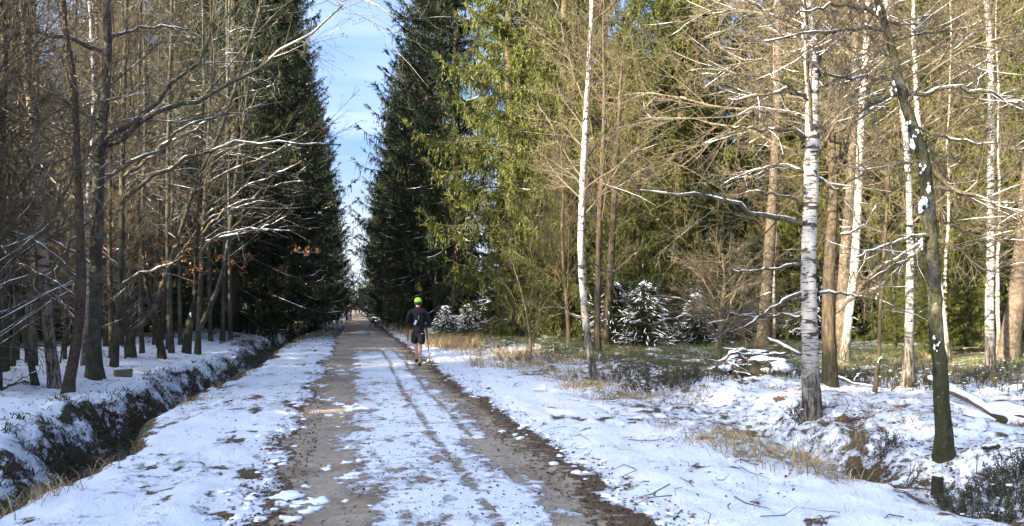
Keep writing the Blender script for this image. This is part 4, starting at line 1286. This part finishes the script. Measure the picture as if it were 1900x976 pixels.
sp_ += [(gw.uniform(8, 20), gw.uniform(85, 240), gw.uniform(14, 19)) for _ in range(40)] + [(gw.uniform(-20, -8), gw.uniform(80, 260), gw.uniform(15, 21)) for _ in range(40)]
sp_ += [(gw.uniform(-12, 14), gw.uniform(330, 360), gw.uniform(11, 16)) for _ in range(40)]
far_wood('far_spruce_wood', sp_, M['needle2'], 4, 'far spruce wood closing the end of the path')
sp_ = [(x, y, gw.uniform(10, 14)) for x, y in zip(gw.uniform(20, 80, 70), gw.uniform(62, 110, 70))] + [(gw.uniform(48, 75), gw.uniform(15, 70), gw.uniform(14, 20)) for _ in range(50)]
far_wood('far_sunlit_wood', sp_, M['needle'], 6, 'far sunlit spruce wood seen between the trunks on the right')

# ------------------------------------------------------------------ things lying and standing on the forest floor
def at(px, py):
    d = ground_hit(px, py)
    x, y = xy(px, d)
    return np.array([x, y, hz(x, y)]), d

def stick(b, sn, p0, p1, r0, r1, sag=.0, k=6, g=rng, keep=.9):
    t = np.linspace(0, 1, 7)[:, None]
    P = p0 * (1 - t) + p1 * t + g.normal(0, .012, (7, 3)) + np.array([0, 0, 1.]) * (sag * 4 * t * (1 - t))
    R = np.linspace(r0, r1, 7)
    b.tubes(P, R, k, True)
    if sn is not None: snow_on(sn, P[None], R[None], keep, 1.1, .004, int(g.integers(99)), 6, .09)

# brush pile
c, d = at(1392, 694)
pile = thing('brush_pile', c, 'heap of broken snow-covered branches left of the thick white birch', 'brush pile')
g = np.random.default_rng(4)
sn = MB()
for k in range(26):
    a = g.uniform(0, 2 * pi)
    l = g.uniform(.35, 1.0)
    m = np.array([g.normal(0, .28), g.normal(0, .2), .08 + abs(g.normal(0, .16))])
    v = np.array([cos(a) * l, sin(a) * l * .6, g.uniform(-.1, .35)])
    b = MB()
    stick(b, sn, m - v * .5, m + v * .5, g.uniform(.014, .045), .008, g.uniform(0, .08), 6, g)
    b.obj('stick', M['wood'], pile)
for k in range(9): sn.blob((g.normal(0, .35), g.normal(0, .25), g.uniform(.05, .28)), np.array([.16, .13, .06]) * g.uniform(.6, 1.2), 9, 6, .4, k)
sn.obj('snow', M['snow'], pile, True, 'stuff')
b = MB()
b.blob((0, 0, .02), (.5, .35, .2), 12, 7, .5, 3)
b.obj('heap_core', M['wood'], pile)

def log_thing(name, pix, r0, r1, label, cat, mat='wood', lift=.05, keep=1.1, side=()):
    p0, d0 = at(*pix[0])
    p1, d1 = at(*pix[-1])
    r = thing(name, p0, label, cat)
    b, sn = MB(), MB()
    stick(b, sn, np.array([0, 0, lift + r0]), p1 - p0 + np.array([0, 0, r1 * .6]), r0, r1, .02, 9, np.random.default_rng(len(label)), keep)
    b.obj('stem', M[mat], r)
    for t, v, rr in side:
        sb = MB()
        q = (p1 - p0) * t + np.array([0, 0, lift])
        stick(sb, sn, q, q + np.array(v), rr, rr * .4, .02, 5, np.random.default_rng(5), keep)
        sb.obj('side_branch', M[mat], r)
    sn.obj('snow', M['snow'], r, True, 'stuff')
log_thing('fallen_log', [(1722, 726), (1858, 786)], .06, .04, 'snow-topped fallen log lying right of the mossy leaning tree', 'log', 'wood', .10, 1.4)
log_thing('fallen_branch', [(1735, 748), (1808, 768)], .025, .015, 'short dark branch lying in the snow below the fallen log', 'branch', 'brown', .02, .7)
log_thing('fallen_branch', [(1425, 642), (1486, 660)], .06, .04, 'snowy fallen limb in the grass behind the thick white birch', 'branch', 'wood', .15, 1.1)
log_thing('fallen_branch', [(1328, 694), (1412, 704)], .02, .012, 'thin straight stick lying in front of the brush pile', 'branch', 'brown', .03, .5)
log_thing('fallen_branch', [(1822, 842), (1852, 842)], .02, .018, 'short black stick on open snow right of the mossy leaning tree', 'branch', 'brown', .01, .2)
log_thing('fallen_branch', [(1530, 712), (1640, 728)], .02, .01, 'thin arched branch lying right of the dark forked tree', 'branch', 'wood', .10, .9, [(.5, (.2, .1, .12), .008)])
log_thing('fallen_branch', [(8, 736), (60, 712)], .022, .012, 'bare branch propped between the leftmost trunks', 'branch', 'brown', .12, .6, [(.3, (.3, .1, .2), .01), (.6, (-.1, .2, .22), .008)])
log_thing('fallen_branch', [(1790, 668), (1858, 660)], .03, .012, 'pale dead limb arching in the grass before the right-edge birch', 'branch', 'gold', .25, .4, [(.3, (.4, .1, .15), .012), (.6, (.3, .3, .2), .01)])

def stump(px, py, hgt, wpx, label, jag=.3, mat='wood', cap=True, seed=1):
    c, d = at(px, py)
    r = thing('tree_stump', c, label, 'stump')
    rr = wpx / 2 * d / FPX
    g = np.random.default_rng(seed)
    b = MB()
    z = np.linspace(-.1, hgt, 8)
    P = np.stack([z * .04, z * .02, z], -1)
    trunk_tube(b, P, np.full(8, rr), 12, .3, seed)
    V = b.V[-1]
    V[-12:, 2] += g.uniform(-jag, jag, 12) * hgt * .5
    n0 = b.n
    b.add([[P[-1, 0], P[-1, 1], hgt * (1 - jag * .3)]])
    b.T.append(np.array([[n0 - 12 + i, n0 - 12 + (i + 1) % 12, n0] for i in range(12)]))
    b.obj('stem', M[mat], r)
    if cap:
        sn = MB()
        sn.blob((P[-1, 0], P[-1, 1], hgt + .01), (rr * .92, rr * .85, rr * .38), 12, 6, .45, seed)
        sn.obj('snow_cap', M['snow'], r)
stump(1739, 922, .17, 20, 'short cut stump with a snow cap in front of the mossy leaning tree', .05, 'mossy', True, 3)
stump(1154, 632, 1.0, 15, 'broken weathered stump with a jagged top behind the leaning white birch', .35, 'mossy', False, 5)
stump(1357, 668, .42, 8, 'thin snow-capped stake standing behind the brush pile', .05, 'wood', True, 7)
c, d = at(228, 700)
st = thing('stone_block', c, 'flat brown block lying in the snow under the stout grey trunk', 'stone', None, .3)
b = MB()
b.box((0, 0, .055), (.30, .22, .17), .2, .012)
o = b.obj('block', M['stone'], st, False)
bv = o.modifiers.new('bevel', 'BEVEL'); bv.width = .015; bv.segments = 2
c, d = at(1872, 785)
mo = thing('snow_mound', c, 'rounded snow-covered hump at the right edge beyond the fallen log', 'mound')
b = MB()
b.blob((.12, .25, .0), (.46, .4, .2), 22, 12, .15, 8)
b.obj('snow', M['snow'], mo)
b = MB()
b.blob((.12, .20, -.04), (.49, .42, .16), 18, 9, .25, 5)
b.obj('earth', M['mossy'], mo)

# shrubs of bilberry and heather: many stiff stems with tiny leaves
def heath(px, py, label, wid, hgt, n, leaf='berry', name='bilberry_bush', seed=1, lf=9, snow=.3, bare=False):
    c, d = at(px, py)
    g = np.random.default_rng(seed + 300)
    r = thing(name, c, label, 'bush')
    a = g.uniform(0, 2 * pi, n)
    q = np.sqrt(g.random(n)) * wid * .5
    p0 = np.stack([q * np.cos(a), q * np.sin(a) * .7, np.zeros(n)], -1)
    gz = H(c[0] + p0[:, 0], c[1] + p0[:, 1]) - c[2]
    p0[:, 2] = gz - .02
    d0 = norm(np.stack([np.cos(a) * q / wid * 1.4 + g.normal(0, .22, n), np.sin(a) * q / wid * 1.4 + g.normal(0, .22, n), np.ones(n)], -1))
    l = hgt * g.uniform(.5, 1.15, n) * (1.15 - q / wid)
    pts = [p0]
    dd = d0
    for k in range(3):
        dd = norm(dd + g.normal(0, .16, dd.shape))
        pts.append(pts[-1] + dd * (l / 3)[:, None])
    P = np.stack(pts, 1)
    Rr = np.full((n, 4), .0045) * np.array([1, .85, .7, .5])
    b = MB()
    b.tubes(P, Rr, 3)
    A = grow(P, Rr, 5, .25, .98, 38, .55, 3, .3, .12, .0, .6, .0022, .006, .5, g)
    b.tubes(A[0], A[1], 3)
    b.obj('stem', M['twig'] if bare else M['brown'], r, True, 'stuff')
    if lf:
        B = A[0]
        m = len(B)
        f = g.random((m, lf))[..., None]
        C = (B[:, :1] * (1 - f) + B[:, -1:] * f).reshape(-1, 3) + g.normal(0, .008, (m * lf, 3))
        lb = MB()
        leaf_quads(lb, C, .021, g, -.3)
        lb.obj('leaf', M[leaf], r, True, 'stuff')
    if snow:
        sn = MB()
        for k in range(int(n * snow)):
            t = P[g.integers(n), g.integers(1, 4)]
            sn.blob(t, np.array([.026, .02, .007]) * g.uniform(.4, 1.3), 6, 3, .5, k)
        sn.obj('snow', M['snow'], r, True, 'stuff')
heath(1228, 722, 'dark green bilberry clump on the snow right of the leaning white birch', 1.3, .5, 95, seed=1)
heath(1165, 700, 'low olive bilberry clump touching the foot of the leaning white birch', 1.0, .35, 55, seed=2)
heath(1008, 672, 'grey-green low bush on the verge left of the leaning white birch', 1.5, .45, 90, seed=3)
heath(1060, 655, 'low bush against the snow behind the leaning white birch', 1.4, .4, 70, seed=4)
heath(1835, 945, 'broad grey-green bilberry bush filling the bottom right corner', .8, .24, 95, seed=5, lf=9, snow=.3)
heath(1888, 900, 'upright sprigged bush at the right edge above the corner bush', .5, .3, 50, seed=6, lf=10, snow=.2)
heath(1640, 838, 'thin dark heather sprigs in the snow left of the mossy leaning tree', .25, .26, 22, seed=7, lf=6, snow=.1, name='heather_bush')
heath(1668, 905, 'sparse leafless sprigs in the snow left of the cut stump', .3, .3, 16, seed=8, lf=0, snow=0, name='heather_bush', bare=True)
heath(1492, 778, 'dark weedy sprigs at the foot of the thick white birch', .3, .3, 24, seed=9, lf=3, snow=.1, name='heather_bush', leaf='litter')
heath(1300, 708, 'olive bush between the bilberry clump and the brush pile', 1.1, .4, 70, seed=10)
for i, px in enumerate((1455, 1600, 1655, 1720, 1800, 1870, 1905)):
    heath(px, 700 + (i % 3) * 9, ['bilberry patch in the grass just behind the thick white birch', 'bilberry patch at the foot of the crooked sapling', 'bilberry patch left of the black-footed birch', 'bilberry patch behind the mossy leaning tree',
          'bilberry patch beyond the upper end of the fallen log', 'bilberry patch under the right-edge birch', 'bilberry patch cut by the right picture edge'][i], 1.7, .34, 90, seed=20 + i, lf=8, snow=.35)

# ------------------------------------------------------------------ uncountable ground cover
def blades(b, C, hgt, wid, g, lean=.35):
    n = len(C)
    a = g.uniform(0, 2 * pi, n)
    s = np.stack([np.cos(a), np.sin(a), np.zeros(n)], -1)
    d = norm(np.stack([g.normal(0, lean, n), g.normal(0, lean, n), np.ones(n)], -1))
    l = (hgt * g.uniform(.45, 1.2, n))[:, None]
    bend = norm(d * np.array([1, 1, 0]) + 1e-4) * l * .35
    w = (wid * g.uniform(.6, 1.3, n))[:, None] * s
    m = C + d * l * .55 + bend * .2
    t = C + d * l * .95 + bend - np.array([0, 0, 1.]) * l * .12
    V = np.stack([C - w, C + w, m + w * .8, m - w * .8, t], 1).reshape(-1, 3)
    i = np.arange(n)[:, None] * 5
    b.add(V, i + np.array([0, 1, 2, 3]), i + np.array([3, 2, 4]))

def scatter(n, x0, x1, y0, y1, g, pw=1.0):
    u = g.random(n)
    y = y0 * (y1 / y0) ** (u ** pw)                    # denser near the viewer's end of the path
    x = g.uniform(x0, x1, n)
    return x, y
def onground(x, y, dz=0.): return np.stack([x, y, H(x, y) + dz], -1)

g = np.random.default_rng(8)
b = MB()
# dry grass: tufts on the right verge, beside the runner, along the ditch lip
for n, x0, x1, y0, y1, hg, thr in [(240, 3.6, 5.4, 5.5, 18, .20, .5), (170, 3.0, 5.4, 17, 33, .42, .45), (150, 2.5, 4.6, 26, 60, .55, .4), (90, 5.2, 8.5, 7, 13, .16, .55), (55, -2.75, -2.3, 6, 40, .2, .5), (25, 9, 15, 14, 18, .3, .4)]:
    x, y = scatter(n, x0, x1, y0, y1, g)
    for xx, yy in zip(x, y):
        if vnoise(xx * .8, yy * .8, 91) < thr * .7: continue
        k = int(g.integers(14, 34))
        px_, py_ = xx + g.normal(0, .09 + .15 * hg, k), yy + g.normal(0, .09 + .15 * hg, k)
        blades(b, onground(px_, py_, -.01), hg, .0028 + .00012 * yy, g, .45)
b.obj('dry_grass', M['straw'], None, False, 'stuff')['label'] = 'dry straw-coloured grass along the path edges'
b = MB()
x, y = g.uniform(6.0, 26, 24000), g.uniform(11.5, 24, 24000)
ok = (vnoise(x * .7, y * .7, 93) + .5 * vnoise(x * 3, y * 3, 95) > .55) & (y + .22 * (x - 6) > 13.4)
blades(b, onground(x[ok], y[ok], -.01), .2, .005, g, .5)
x, y = g.uniform(4.2, 15, 7000), g.uniform(20, 36, 7000)
ok = vnoise(x * .7, y * .7, 94) > .35
blades(b, onground(x[ok], y[ok], -.01), .3, .006, g, .5)
x, y = g.uniform(-2.3, -.9, 9000), g.uniform(28, 75, 9000)
blades(b, onground(x, y, -.01), .05, .007, g, .6)
b.obj('green_grass', M['grass'], None, False, 'stuff')['label'] = 'green woodland grass under the birches'
# single thin stalks poking through the snow
b = MB()
x, y = scatter(1500, -2.3, -.8, 4.2, 22, g)
x2, y2 = scatter(3200, 2.3, 5.0, 4.2, 22, g)
x3, y3 = scatter(1800, 5.0, 9.5, 5.0, 12.5, g)
x, y = np.concatenate([x, x2, x3]), np.concatenate([y, y2, y3])
ok = fbm(x * 1.1, y * 1.1, 97, 2) > .42
blades(b, onground(x[ok], y[ok], -.005), .075, .0014, g, .7)
b.obj('grass_stalk', M['straw'], None, False, 'stuff')['label'] = 'thin grass stalks poking through the snow'
# moss, ferns and roots on the ditch walls
b = MB()
n = 19000
y = 4.5 * (55 / 4.5) ** g.random(n)
x = lip_l(y) + g.normal(.32, .28, n)
ok = (x < lip_r(y) - .35) & (fbm(x * 1.7, y * 1.7, 99, 3) > .45)
blades(b, onground(x[ok], y[ok], -.01), .085, .009, g, .9)
y = 4.5 * (30 / 4.5) ** g.random(2600)
x = lip_r(y) + g.normal(-.1, .09, 2600)
blades(b, onground(x, y, -.01), .10, .004, g, .9)
for k in range(420):
    y = 4.5 * (45 / 4.5) ** g.random()
    x = float(lip_l(np.array([y]))[0]) + g.normal(.12, .2)
    if vnoise(x * 1.3 + 5, y * 1.3, 111) < .42: continue
    m = int(g.integers(10, 22))
    blades(b, onground(x + g.normal(0, .05, m), y + g.normal(0, .05, m), -.02), .16, .005 + .0002 * y, g, .8)
b.obj('ditch_moss', M['moss'], None, False, 'stuff')['label'] = 'dark moss and ferns on the ditch walls'
# leaf litter
b = MB()
sets = []
x, y = scatter(2000, 1.6, 2.4, 4.2, 32, g)
sets.append((x, y))
x, y = scatter(1500, -.95, -.4, 4.2, 20, g)
sets.append((x, y))
x, y = scatter(260, -.4, 1.8, 4.2, 18, g)
sets.append((x, y))
x, y = scatter(2600, 2.3, 9, 4.2, 17, g)
ok = fbm(x * 1.3, y * 1.3, 101, 3) > .53
sets.append((x[ok], y[ok]))
sets.append((g.normal(5.75, .22, 90), g.normal(6.35, .22, 90)))
for px, py, pr, pd in PITS: sets.append((g.normal(px, pr * .6, 130), g.normal(py, pr * .6, 130)))
x, y = scatter(900, -2.4, -.8, 4.2, 18, g)
ok = fbm(x * 1.3, y * 1.3, 103, 3) > .56
sets.append((x[ok], y[ok]))
y = 4.5 * (30 / 4.5) ** g.random(1400)
sets.append(((lip_r(y) + lip_l(y)) / 2 + g.normal(.1, .3, 1400), y))
x, y = scatter(900, -9, -4.3, 8, 26, g)
sets.append((x, y))
feet = np.array([o.location[:2] for o in COL.objects if o.get('category') in ('tree', 'stump') and o.location.y < 25])
feet = np.repeat(feet, 34, 0)
feet = feet + norm(g.normal(size=feet.shape)) * (.08 + np.abs(g.normal(0, .22, (len(feet), 1))))
sets.append((feet[:, 0], feet[:, 1]))
for x, y in sets:
    C = onground(x, y, .006)
    C[:, 2] = np.maximum(C[:, 2], np.where((x < -2.7) & (x > -4.2), -.59, -9))
    n = len(C)
    a = g.uniform(0, 2 * pi, n)
    t = g.normal(0, .3, (n, 2))
    d = norm(np.stack([np.cos(a), np.sin(a), t[:, 0]], -1))
    s_ = norm(np.stack([-np.sin(a), np.cos(a), t[:, 1]], -1))
    l = g.uniform(.009, .030, n)[:, None]
    V = np.stack([C - d * l, C + s_ * l * .55 + [0, 0, .006], C + d * l, C - s_ * l * .55 + [0, 0, .004]], 1).reshape(-1, 3)
    b.add(V, np.arange(n * 4).reshape(-1, 4))
b.obj('leaf_litter', M['litter'], None, False, 'stuff')['label'] = 'fallen brown leaves scattered over snow and gravel'
# clumps of trodden snow and small stones on the path
b = MB()
for k in range(95):
    x, y = g.uniform(-.62, .15), 4.3 * (20 / 4.3) ** g.random()
    if fbm(x * 2, y * .8, 107, 2) < .47: continue
    r = g.choice([g.uniform(.02, .05), g.uniform(.05, .11)], p=[.7, .3])
    b.blob((x, y, hz(x, y) + .002), (r * 1.1, r, min(.02, r * .3)), 12, 6, .95, k)
for k in range(260):
    e = g.choice([-.78, 2.15])
    x, y = e + g.normal(0, .12), 4.3 * (24 / 4.3) ** g.random()
    r = g.uniform(.015, .055)
    b.blob((x, y, hz(x, y) + .002), (r, r, r * .38), 8, 5, .6, k)
b.obj('snow_clump', M['snow'], None, True, 'stuff')['label'] = 'small clumps of trodden snow on the gravel'
b = MB()
for k in range(900):
    x, y = g.uniform(-.7, 2.1), 4.2 * (16 / 4.2) ** g.random()
    r = g.uniform(.004, .012)
    b.blob((x, y, hz(x, y) + r * .2), (r, r, r * .7), 5, 3, .3, k)
b.obj('pebble', M['stone'], None, True, 'stuff')['label'] = 'small pebbles in the gravel of the path'
b = MB()
for k in range(420):
    x, y = (g.uniform(-9, -4.3), g.uniform(8, 24)) if k % 3 == 0 else (g.uniform(2.2, 10), 4.5 * (18 / 4.5) ** g.random())
    a, l = g.uniform(0, 2 * pi), g.uniform(.08, .4)
    p = np.array([[x, y, 0], [x + cos(a) * l * .5, y + sin(a) * l * .5, 0], [x + cos(a + .3) * l, y + sin(a + .3) * l, 0]])
    p[:, 2] = H(p[:, 0], p[:, 1]) + .008 + g.random(3) * .02
    b.tubes(p, np.array([.005, .004, .002]) * g.uniform(.6, 1.3), 3)
b.obj('fallen_twig', M['twig'], None, True, 'stuff')['label'] = 'small fallen twigs on the snow'

# ------------------------------------------------------------------ the runner
M['skin'] = m_plain('skin', (.42, .24, .17), (.50, .30, .22), .6, 12)
M['navy'] = m_plain('navy_cloth', (.002, .0025, .007), (.004, .005, .011), .75, 60)
M['black'] = m_plain('black_cloth', (.006, .006, .008), (.012, .012, .014), .8, 60)
M['neon'] = m_plain('neon_cloth', (.36, .88, .05), (.42, .95, .08), .7, 60)
M['white'] = m_plain('white_tag', (.75, .77, .80), (.82, .83, .85), .5, 60)
M['grey'] = m_plain('reflective_grey', (.25, .25, .27), (.35, .35, .37), .4, 60)
M['orange'] = m_plain('orange_shaft', (.40, .10, .04), (.5, .14, .06), .4, 60)
M['hair'] = m_plain('hair', (.02, .014, .01), (.04, .028, .02), .7, 90)
M['rubber'] = m_plain('rubber', (.012, .012, .013), (.02, .02, .021), .8, 60)

def skinned(name, verts, edges, mat, parent, sub=2):
    """verts: list of (x,y,z,rx,ry); first one is the root"""
    me = bpy.data.meshes.new(name)
    me.from_pydata([v[:3] for v in verts], edges, [])
    o = link(name, me, parent)
    sk = o.modifiers.new('skin', 'SKIN')
    sk.use_smooth_shade = True
    sl = me.skin_vertices[0].data
    for i, v in enumerate(verts):
        sl[i].radius = (v[3], v[4] if len(v) > 4 else v[3])
        sl[i].use_root = i == 0
    sb = o.modifiers.new('smooth', 'SUBSURF')
    sb.levels = sb.render_levels = sub
    tmp = bpy.data.scenes.new('tmp')                   # evaluated alone, so the whole wood is not evaluated with it
    tmp.collection.objects.link(o)
    with bpy.context.temp_override(scene=tmp, view_layer=tmp.view_layers[0]):
        dg = bpy.context.evaluated_depsgraph_get()
    me2 = bpy.data.meshes.new_from_object(o.evaluated_get(dg))
    bpy.data.scenes.remove(tmp)
    o.modifiers.clear()
    o.data = me2
    bpy.data.meshes.remove(me)
    me2.name = name
    me2.materials.clear()
    me2.materials.append(mat)
    for p in me2.polygons: p.use_smooth = True
    return o

d = 19.1
rx, ry = xy(776, d)
person = thing('person', (rx, ry, hz(rx, ry)), 'runner seen from behind in dark jacket, black shorts and neon green cap', 'person', None, -.02)
hands = {}
V = [(0, 0, .95, .13, .10), (0, .02, 1.12, .125, .09), (0, .05, 1.32, .15, .10), (0, .06, 1.45, .07, .07), (0, .075, 1.53, .055, .055), (0, .09, 1.60, .07, .085), (0, .09, 1.69, .06, .075)]
E = [(0, 1), (1, 2), (2, 3), (3, 4), (4, 5), (5, 6)]
def chain(par, pts):
    for p in pts:
        V.append(p)
        E.append((par, len(V) - 1))
        par = len(V) - 1
    return par
for sgn in (-1, 1):
    w = chain(2, [(sgn * .17, .05, 1.40, .06), (sgn * .235, -.01, 1.27, .05), (sgn * .275, -.05, 1.13, .042), (sgn * .265, .09, 1.08, .036), (sgn * .25, .22, 1.07, .026)])
    palm = chain(w, [(sgn * .248, .27, 1.075, .032, .02), (sgn * .245, .31, 1.08, .030, .018)])
    hands[sgn] = (sgn * .228, .325, 1.06)
    for k, l in enumerate((.8, 1.0, .95, .75)):
        z = 1.108 - k * .02
        chain(palm, [(sgn * .248, .34 + .006 * l, z, .009), (sgn * .222, .352 + .006 * l, z - .003, .0085), (sgn * .205, .332, z - .004, .008)])
    chain(w, [(sgn * .225, .275, 1.105, .011), (sgn * .212, .31, 1.112, .0095)])
chain(0, [(.085, -.01, .88, .095), (.075, .0, .70, .078), (.05, .03, .50, .055), (.046, -.01, .36, .052), (.04, -.045, .20, .035), (.038, -.05, .10, .032), (.04, .03, .055, .035), (.045, .11, .03, .03)])
chain(0, [(-.085, .02, .88, .095), (-.075, .13, .72, .078), (-.055, .24, .55, .055), (-.04, .22, .42, .052), (-.03, .16, .27, .035), (-.028, .14, .18, .032), (-.03, .215, .145, .035), (-.035, .285, .135, .03)])
body = skinned('body', V, E, M['skin'], person)
# face, ears and hair
b = MB()
b.blob((0, .185, 1.625), (.014, .022, .022), 8, 6, .05, 1)
b.obj('nose', M['skin'], person)
for sgn in (-1, 1):
    b = MB(); b.blob((sgn * .078, .085, 1.62), (.012, .022, .033), 8, 6, .1, 2); b.obj('ear', M['skin'], person)
    b = MB(); b.blob((sgn * .032, .165, 1.645), (.012, .008, .008), 8, 6, .0, 2); b.obj('eye', M['white'], person)
b = MB(); b.blob((0, .168, 1.585), (.024, .008, .007), 8, 6, .1, 2); b.obj('mouth', m_plain('lips', (.32, .12, .10)), person)
b = MB(); b.blob((0, .065, 1.625), (.084, .085, .075), 14, 9, .08, 4); b.obj('hair', M['hair'], person)
b = MB(); b.blob((0, .085, 1.69), (.094, .108, .082), 18, 10, .03, 6); cap = b.obj('cap', M['neon'], person)
b = MB(); b.blob((0, .175, 1.675), (.07, .06, .010), 14, 6, .02, 6); b.obj('cap_peak', M['neon'], person)
# jacket with sleeves
V = [(0, .0, .80, .165, .135), (0, .0, .92, .165, .135), (0, .01, 1.10, .165, .125), (0, .035, 1.28, .19, .135), (0, .05, 1.41, .15, .115), (0, .065, 1.49, .082, .078), (0, .07, 1.53, .07, .068)]
E = [(0, 1), (1, 2), (2, 3), (3, 4), (4, 5), (5, 6)]
for sgn in (-1, 1):
    chain(4, [(sgn * .165, .04, 1.405, .085), (sgn * .245, -.02, 1.27, .074), (sgn * .285, -.06, 1.125, .064), (sgn * .275, .08, 1.075, .056), (sgn * .255, .215, 1.07, .042)])
skinned('jacket', V, E, M['navy'], person)
V = [(0, .0, 1.0, .15, .13), (0, .0, .86, .155, .13)]
E = [(0, 1)]
chain(1, [(.09, -.01, .78, .105), (.085, .0, .66, .10), (.08, .01, .56, .098)])
chain(1, [(-.09, .05, .78, .105), (-.085, .13, .68, .10), (-.08, .17, .58, .098)])
skinned('shorts', V, E, M['black'], person)
for (ax, ay, az, tx, ty, tz) in ((.038, -.055, .075, .045, .15, .03), (-.028, .135, .155, -.035, .33, .135)):
    V = [(ax, ay, az + .03, .046), (ax, ay - .02, az - .025, .046, .04), (ax * .5 + tx * .5, (ay + ty) / 2, (az + tz) / 2 - .01, .046, .034), (tx, ty, tz, .04, .028)]
    skinned('shoe', V, [(0, 1), (1, 2), (2, 3)], M['rubber'], person)
b = MB(); b.blob((0, -.125, 1.22), (.13, .075, .2), 16, 12, .08, 9); pack = b.obj('backpack', M['black'], person)
b = MB(); b.box((-.085, -.207, 1.13), (.05, .012, .115), 0); o = b.obj('tag', M['white'], pack, False)
for v in o.data.vertices:
    q = Vector((v.co.x + .085, 0, v.co.z - 1.13)); a = radians(25)
    v.co.x, v.co.z = -.085 + q.x * cos(a) + q.z * sin(a), 1.13 + q.z * cos(a) - q.x * sin(a)
b = MB(); b.box((-.005, -.205, 1.26), (.018, .01, .11), 0); b.obj('reflective_strip', M['grey'], pack, False)
b = MB(); b.box((.095, -.135, .845), (.05, .008, .014), .25); b.obj('shorts_mark', M['white'], person, False)
# poles held in the hands
for sgn, tip, lab in ((-1, (-.30, -.12), 'orange trekking pole in the runner\'s left hand, planted on the gravel'), (1, (.31, .05), 'orange trekking pole in the runner\'s right hand, over the snowy edge')):
    hx, hy, hzz = hands[sgn]
    tx, ty = tip
    gx, gy = rx + tx, ry + ty
    tz = hz(gx, gy) - hz(rx, ry) + (.0 if sgn < 0 else .05)
    base = np.array([gx, gy, hz(rx, ry) + tz])
    pole = thing('trekking_pole', base, lab, 'trekking pole', 'trekking poles')
    top = np.array([rx + hx, ry + hy, hz(rx, ry) + hzz]) - base
    ax_ = top / np.linalg.norm(top)
    ln = np.linalg.norm(top)
    for nm, a, e, r0, r1, mt in (('tip', 0, .04, .004, .007, 'grey'), ('lower_shaft', .04, .62 * ln, .0105, .0115, 'orange'), ('upper_shaft', .62 * ln, ln - .05, .0115, .0115, 'black'), ('grip', ln - .05, ln + .10, .016, .017, 'rubber')):
        b = MB()
        b.tubes(np.stack([ax_ * a, ax_ * (a + e) / 2, ax_ * e]), np.array([r0, (r0 + r1) / 2, r1]), 7, True)
        b.obj(nm, M[mt], pole)
    b = MB()
    b.tubes(np.stack([ax_ * .075, ax_ * .083, ax_ * .09]), np.array([.03, .032, .02]), 9, True)
    b.obj('basket', M['orange'], pole)
